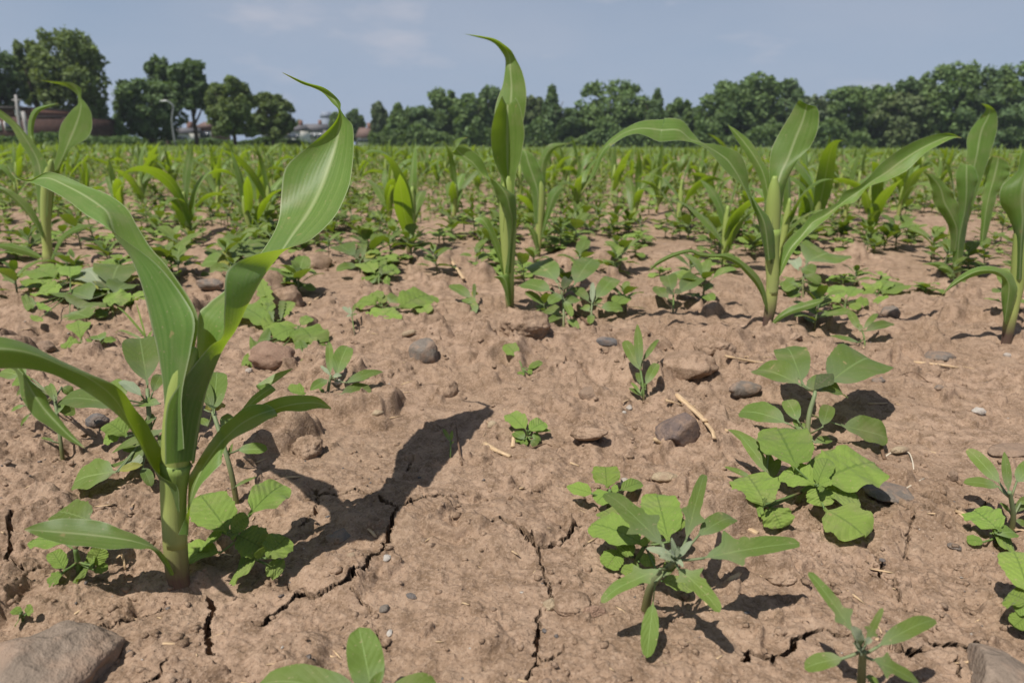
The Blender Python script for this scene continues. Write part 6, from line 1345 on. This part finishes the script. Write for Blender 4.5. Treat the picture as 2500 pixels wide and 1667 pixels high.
row = [
 ('pointed dark tree right next to the pale poplar', 930, 1012, 251, T_MID, 'cone'), ('low dense tree filling the row behind the pointed dark one', 985, 1065, 258, T_DARK, 'round'),
 ('tall domed tree, highest left of the tall middle maize', 1035, 1125, 212, T_MID, 'oval'), ('rounded tree just left of the tall middle maize', 1108, 1192, 223, T_MID, 'oval'),
 ('tree whose top shows directly left of the middle maize blade', 1165, 1232, 208, T_DARK, 'oval'), ('greyish thin tree right of the middle maize', 1262, 1335, 232, T_BROWN, 'round'), ('spiky-topped dark tree right of the middle maize', 1310, 1385, 206, T_DARK, 'cone'),
 ('low dark tree between the spiky one and the broad domed one', 1345, 1425, 262, T_DARK, 'round'), ('broad domed tree, largest of the middle of the row', 1402, 1582, 189, T_MID, 'round'),
 ('small pointed conifer-like tree right of the broad domed tree', 1572, 1640, 215, T_DARK, 'cone'), ('small rounded tree left of the three-headed trees', 1632, 1688, 238, T_MID, 'oval'), ('low tree sloping up to the three-headed group', 1668, 1775, 258, T_DARK, 'round'),
 ('left head of the three-headed tree group', 1722, 1850, 192, T_MID, 'round'), ('middle and highest head of the three-headed tree group', 1812, 1912, 173, T_MID, 'oval'), ('right head of the three-headed tree group', 1888, 1968, 188, T_DARK, 'oval'),
 ('thin pale tree in the notch right of the three-headed group', 1962, 2022, 232, T_PALE, 'oval'), ('rounded tree right of the notch', 2005, 2130, 207, T_MID, 'round'), ('tree with flat top before the rising right end of the row', 2095, 2200, 203, T_MID, 'round'),
 ('brownish tree low before the rising right end of the row', 2150, 2300, 225, T_BROWN, 'round'), ('small dark pointed top at the start of the rising right end', 2190, 2252, 187, T_DARK, 'oval'), ('second dark pointed top at the start of the rising right end', 2240, 2292, 174, T_DARK, 'oval'),
 ('tall tree, first of the high right end of the row', 2270, 2395, 147, T_MID, 'round'), ('tall tree, middle of the high right end of the row', 2360, 2470, 158, T_DARK, 'round'), ('tall tree cut off by the right edge', 2440, 2580, 149, T_MID, 'round'),
 ('low wide tree under the high right end of the row', 2320, 2520, 232, T_DARK, 'round')]
for i, (lab, xl, xr, yt, mt, shp) in enumerate(row):
    D = 112 - 14 * max(0, (xl - 1900) / 600) + (i % 3) * 1.8
    tree('hedgerow_tree', lab, xl - 9, xr + 9, yt, D, mt, 100 + i, shp, nb=14, foot=.0, ncard=int(2200 + 28 * (xr - xl)), group=RT)
# the dark understorey joining the row
def hedge(name, label, xl, xr, yt, D, mat, seed, n, cat='hedge'):
    r = np.random.default_rng(seed); a, b = at_y(xl, yt, D), at_y(xr, yt, D); c = Vector(((a.x + b.x) / 2, D, 0))
    X = r.uniform(a.x, b.x, n); h = a.z * (.62 + .7 * np.array([mnoise.fractal(Vector((x * .16, seed, 0)), .8, 2, 3) for x in X]))
    P = np.stack([X, D + r.uniform(-1, 1, n) * 1.2, h * r.uniform(0.02, 1, n) ** .8], -1)
    nn = r.normal(size=(n, 3)); nn[:, 1] -= .6; nn /= np.linalg.norm(nn, axis=1)[:, None]; u = np.cross(nn, r.normal(size=(n, 3))); u /= np.linalg.norm(u, axis=1)[:, None]; w = np.cross(nn, u); s = D * .0026 * r.uniform(.6, 1.4, (n, 1))
    V = np.stack([P - u * s, P - w * s * .6, P + u * s, P + w * s * .6], 1)
    solo(name, label, cat, Geo(V.reshape(-1, 3), np.arange(n * 4).reshape(-1, 4), np.zeros((n * 4, 2))), mat, c, smooth=False)
hedge('hedge', 'dark undergrowth along the foot of the tree row', 900, 1700, 292, 111, T_MID, 1, 11000)
hedge('hedge', 'dark undergrowth at the foot of the right half of the tree row', 1700, 2620, 278, 108, T_MID, 2, 15000)
hedge('hedge', 'low clipped hedge along the road at the left', -80, 330, 318, 56, T_DARK, 3, 5200)
hedge('hedge', 'low bushes in front of the village houses', 330, 760, 334, 84, T_DARK, 4, 5200)

# buildings
def box_geo(x0, x1, y0, y1, z0, z1):
    v = [(x, y, z) for x in (x0, x1) for y in (y0, y1) for z in (z0, z1)]
    return Geo(v, [(0, 1, 3, 2), (4, 6, 7, 5), (0, 4, 5, 1), (2, 3, 7, 6), (1, 5, 7, 3), (0, 2, 6, 4)], np.zeros((8, 2)))
def prism_geo(x0, x1, y0, y1, z0, z1, ov=.3):
    m = (y0 + y1) / 2
    v = [(x0 - ov, y0 - ov, z0), (x1 + ov, y0 - ov, z0), (x1 + ov, y1 + ov, z0), (x0 - ov, y1 + ov, z0), (x0 - ov, m, z1), (x1 + ov, m, z1)]
    g = TubeGeo(v, [(0, 1, 5, 4), (2, 3, 4, 5), (0, 3, 2, 1)], np.zeros((6, 2)), [(3, 0, 4), (1, 2, 5)]); return g
WHITE = mat_plain('white_render', (.72, .70, .66), .8, .06, .8); BRICK = mat_plain('red_brick', (.19, .105, .08), .85, .2, 3); DBRICK = mat_plain('dark_brick', (.085, .05, .042), .85, .25, 3)
ROOFG = mat_plain('grey_roof', (.13, .125, .13), .8, .2, 2); ROOFB = mat_plain('brown_roof', (.15, .10, .085), .8, .2, 2); GLASSY = mat_plain('dark_pane', (.04, .05, .06), .15, .1, 1, .6); METAL = mat_plain('grey_metal', (.24, .25, .26), .5, .1, 3); PLINTH = mat_plain('concrete', (.36, .34, .32), .85, .15, 2)
FASC = mat_plain('fascia', (.10, .085, .08), .7, .1, 2); FRAME = mat_plain('white_frame', (.7, .7, .68), .6, .05, 2); FAR = mat_plain('far_hazed_wall', (.20, .23, .28), .8, .05, 1)  # far wall: distance haze put into its dimmed blue-grey colour
def house(label, xl, xr, ye, yr, D, wall, roof, nwin=2, depth_m=7.0, chim=True):
    a, b = at_y(xl, ye, D), at_y(xr, ye, D); rz = at_y(xl, yr, D + depth_m / 2).z
    c = Vector(((a.x + b.x) / 2, D, 0)); root = thing('house', label, 'house', c)
    part('wall', box_geo(a.x, b.x, D, D + depth_m, 0, a.z), wall, root, False)
    rf = part('roof', prism_geo(a.x, b.x, D, D + depth_m, a.z + .01, rz), roof, root, False)
    if chim:
        cx = a.x + (b.x - a.x) * .7; g = box_geo(cx - .3, cx + .3, D + depth_m / 2 - .3, D + depth_m / 2 + .3, rz - .5, rz + .8)
        part('chimney', g.moved(root.location), BRICK, rf, False)
    w = (b.x - a.x)
    for k in range(nwin):
        wx = a.x + w * (k + .5) / nwin; z0, z1 = a.z * .42, a.z * .80
        f = part('window', box_geo(wx - .55, wx + .55, D - .06, D + .05, z0, z1), FRAME, root, False)
        part('pane', box_geo(wx - .45, wx + .45, D - .08, D - .02, z0 + .1, z1 - .1).moved(root.location), GLASSY, f, False)
    return root
house('white-walled house with grey roof seen in the gap right of the tree pair', 704, 729, 320, 305, 128, WHITE, ROOFG, 2)
house('red brick house behind the right tree of the pair', 683, 702, 314, 303, 132, BRICK, ROOFB, 1)
house('low house with pale wall and grey roof behind the tree pair', 638, 656, 330, 317, 120, WHITE, ROOFG, 1)
house('long grey-roofed house in the village gap', 738, 786, 318, 303, 150, PLINTH, ROOFG, 4)
house('white cottage under a grey-brown roof left of the pale poplar', 872, 902, 336, 312, 120, WHITE, ROOFB, 2)
house('white house front glimpsed under the trees by the street lamp', 392, 456, 326, 312, 96, WHITE, ROOFG, 4)
house('pinkish brick house glimpsed right of the reddish trunk', 478, 512, 312, 298, 100, BRICK, ROOFB, 2)
house('dark-roofed house far in the village, right of the long grey roof', 790, 836, 322, 309, 160, BRICK, ROOFG, 3)
# a tall pale gabled building on the skyline
a_, b_ = at_y(782, 286, 300), at_y(802, 286, 300); zr_ = at_y(792, 272, 300).z; c_ = Vector(((a_.x + b_.x) / 2, 300, 0))
t_ = thing('hall', 'tall pale building with pointed roof on the far skyline', 'building', c_)
part('wall', box_geo(a_.x, b_.x, 300, 306, 0, a_.z), FAR, t_, False)
part('roof', prism_geo(a_.x, b_.x, 300, 306, a_.z + .02, zr_, .2), FAR, t_, False)
# brick building at the left edge
D = 60.0; X = lambda px, py=300: at_y(px, py, D).x; Zp = lambda py: at_y(50, py, D).z
t_ = thing('brick_building', 'long low brick building with dark lower wall at the left edge', 'building', Vector((X(10), D, 0)))
part('lower_wall', box_geo(X(-160), X(152), D, D + 8, 0, Zp(286)), DBRICK, t_, False)
part('upper_wall', box_geo(X(-160), X(66), D + .25, D + 7.8, Zp(286) + .01, Zp(266)), BRICK, t_, False)
part('fascia', box_geo(X(-170), X(72), D - .25, D + 8.1, Zp(266) + .01, Zp(261)), FASC, t_, False)
part('pier', box_geo(X(43), X(54), D - .1, D + .2, Zp(286) + .02, Zp(266) - .02), FRAME, t_, False)
part('coping', box_geo(X(67), X(153), D - .06, D + 8.05, Zp(286) + .01, Zp(284)), FASC, t_, False)
for px_ in (-60, -10, 22):
    f_ = part('window', box_geo(X(px_) - .4, X(px_) + .4, D - .08, D + .06, Zp(318), Zp(297)), FRAME, t_, False)
    part('pane', box_geo(X(px_) - .32, X(px_) + .32, D - .1, D - .04, Zp(317), Zp(298)).moved(t_.location), GLASSY, f_, False)
solo('post', 'grey concrete post standing before the dark brick wall', 'post', tube([(X(101), D - 2, 0), (X(101), D - 2, Zp(275))], [.16, .14], 8), PLINTH, Vector((X(101), D - 2, 0)))
p_ = at_y(38, 232, 58); q_ = Vector((at_y(44, 300, 58).x, 58, 0))
t_ = thing('utility_pole', 'grey utility pole above the brick building roof', 'pole', q_)
part('pole', tube([(q_.x, 58, 0), (p_.x, 58, p_.z)], [.14, .10], 8), PLINTH, t_)
part('crossarm', box_geo(p_.x - .35, p_.x + .35, 57.95, 58.05, p_.z - .45, p_.z - .35), PLINTH, t_, False)
# street lamp
D = 72.0; b_ = at_y(428, 352, D); h_ = at_y(420, 256, D); e_ = at_y(402, 248, D)
t_ = thing('street_lamp', 'curved grey street lamp standing before the dark trees at the left', 'street lamp', Vector((b_.x, D, 0)))
part('pole', tube([(b_.x, D, 0), (b_.x - .05, D, h_.z * .6), (h_.x + .1, D, h_.z - .2), (h_.x - .25, D, h_.z + .22), (e_.x + .25, D, e_.z)], [.10, .085, .07, .06, .05], 8), METAL, t_)
part('lamp_head', tube([(e_.x + .35, D, e_.z + .02), (e_.x, D, e_.z + .06), (e_.x - .45, D, e_.z)], [.07, .13, .08], 8, squash=.6), FRAME, t_)
# white van by the houses
D = 112.0; v0, v1 = at_y(694, 343, D), at_y(708, 336, D)
t_ = thing('van', 'small white vehicle parked before the village houses', 'vehicle', Vector(((v0.x + v1.x) / 2, D, 0)))
L_ = v1.x - v0.x + .8; xm = (v0.x + v1.x) / 2
part('body', box_geo(xm - L_ / 2, xm + L_ / 2, D, D + 1.7, .35, 1.15), WHITE, t_, False)
part('cabin', box_geo(xm - L_ * .38, xm + L_ * .28, D + .1, D + 1.6, 1.16, 1.75), GLASSY, t_, False)
for s_ in (-.32, .32): part('wheel', tube([(xm + L_ * s_, D - .05, .33), (xm + L_ * s_, D + .2, .33)], [.33, .33], 12), FASC, t_)

# ------------------------------------------------------------------ thin summer haze over the whole field
def haze_box():
    s = bpy.data.materials.new('haze_air'); s.use_nodes = True; n = s.node_tree.nodes; l = s.node_tree.links; n.clear()
    o = n.new('ShaderNodeOutputMaterial'); v = n.new('ShaderNodeVolumePrincipled')
    v.inputs['Color'].default_value = (.80, .86, .95, 1); v.inputs['Density'].default_value = .0004; v.inputs['Anisotropy'].default_value = .2
    l.new(v.outputs[0], o.inputs['Volume'])
    me = mesh_quads('haze', box_geo(-1500, 1500, -12, 760, -1.2, 19).v, box_geo(0, 1, 0, 1, 0, 1).q, None, False, s)
    setting('haze', me, 'stuff')
haze_box()
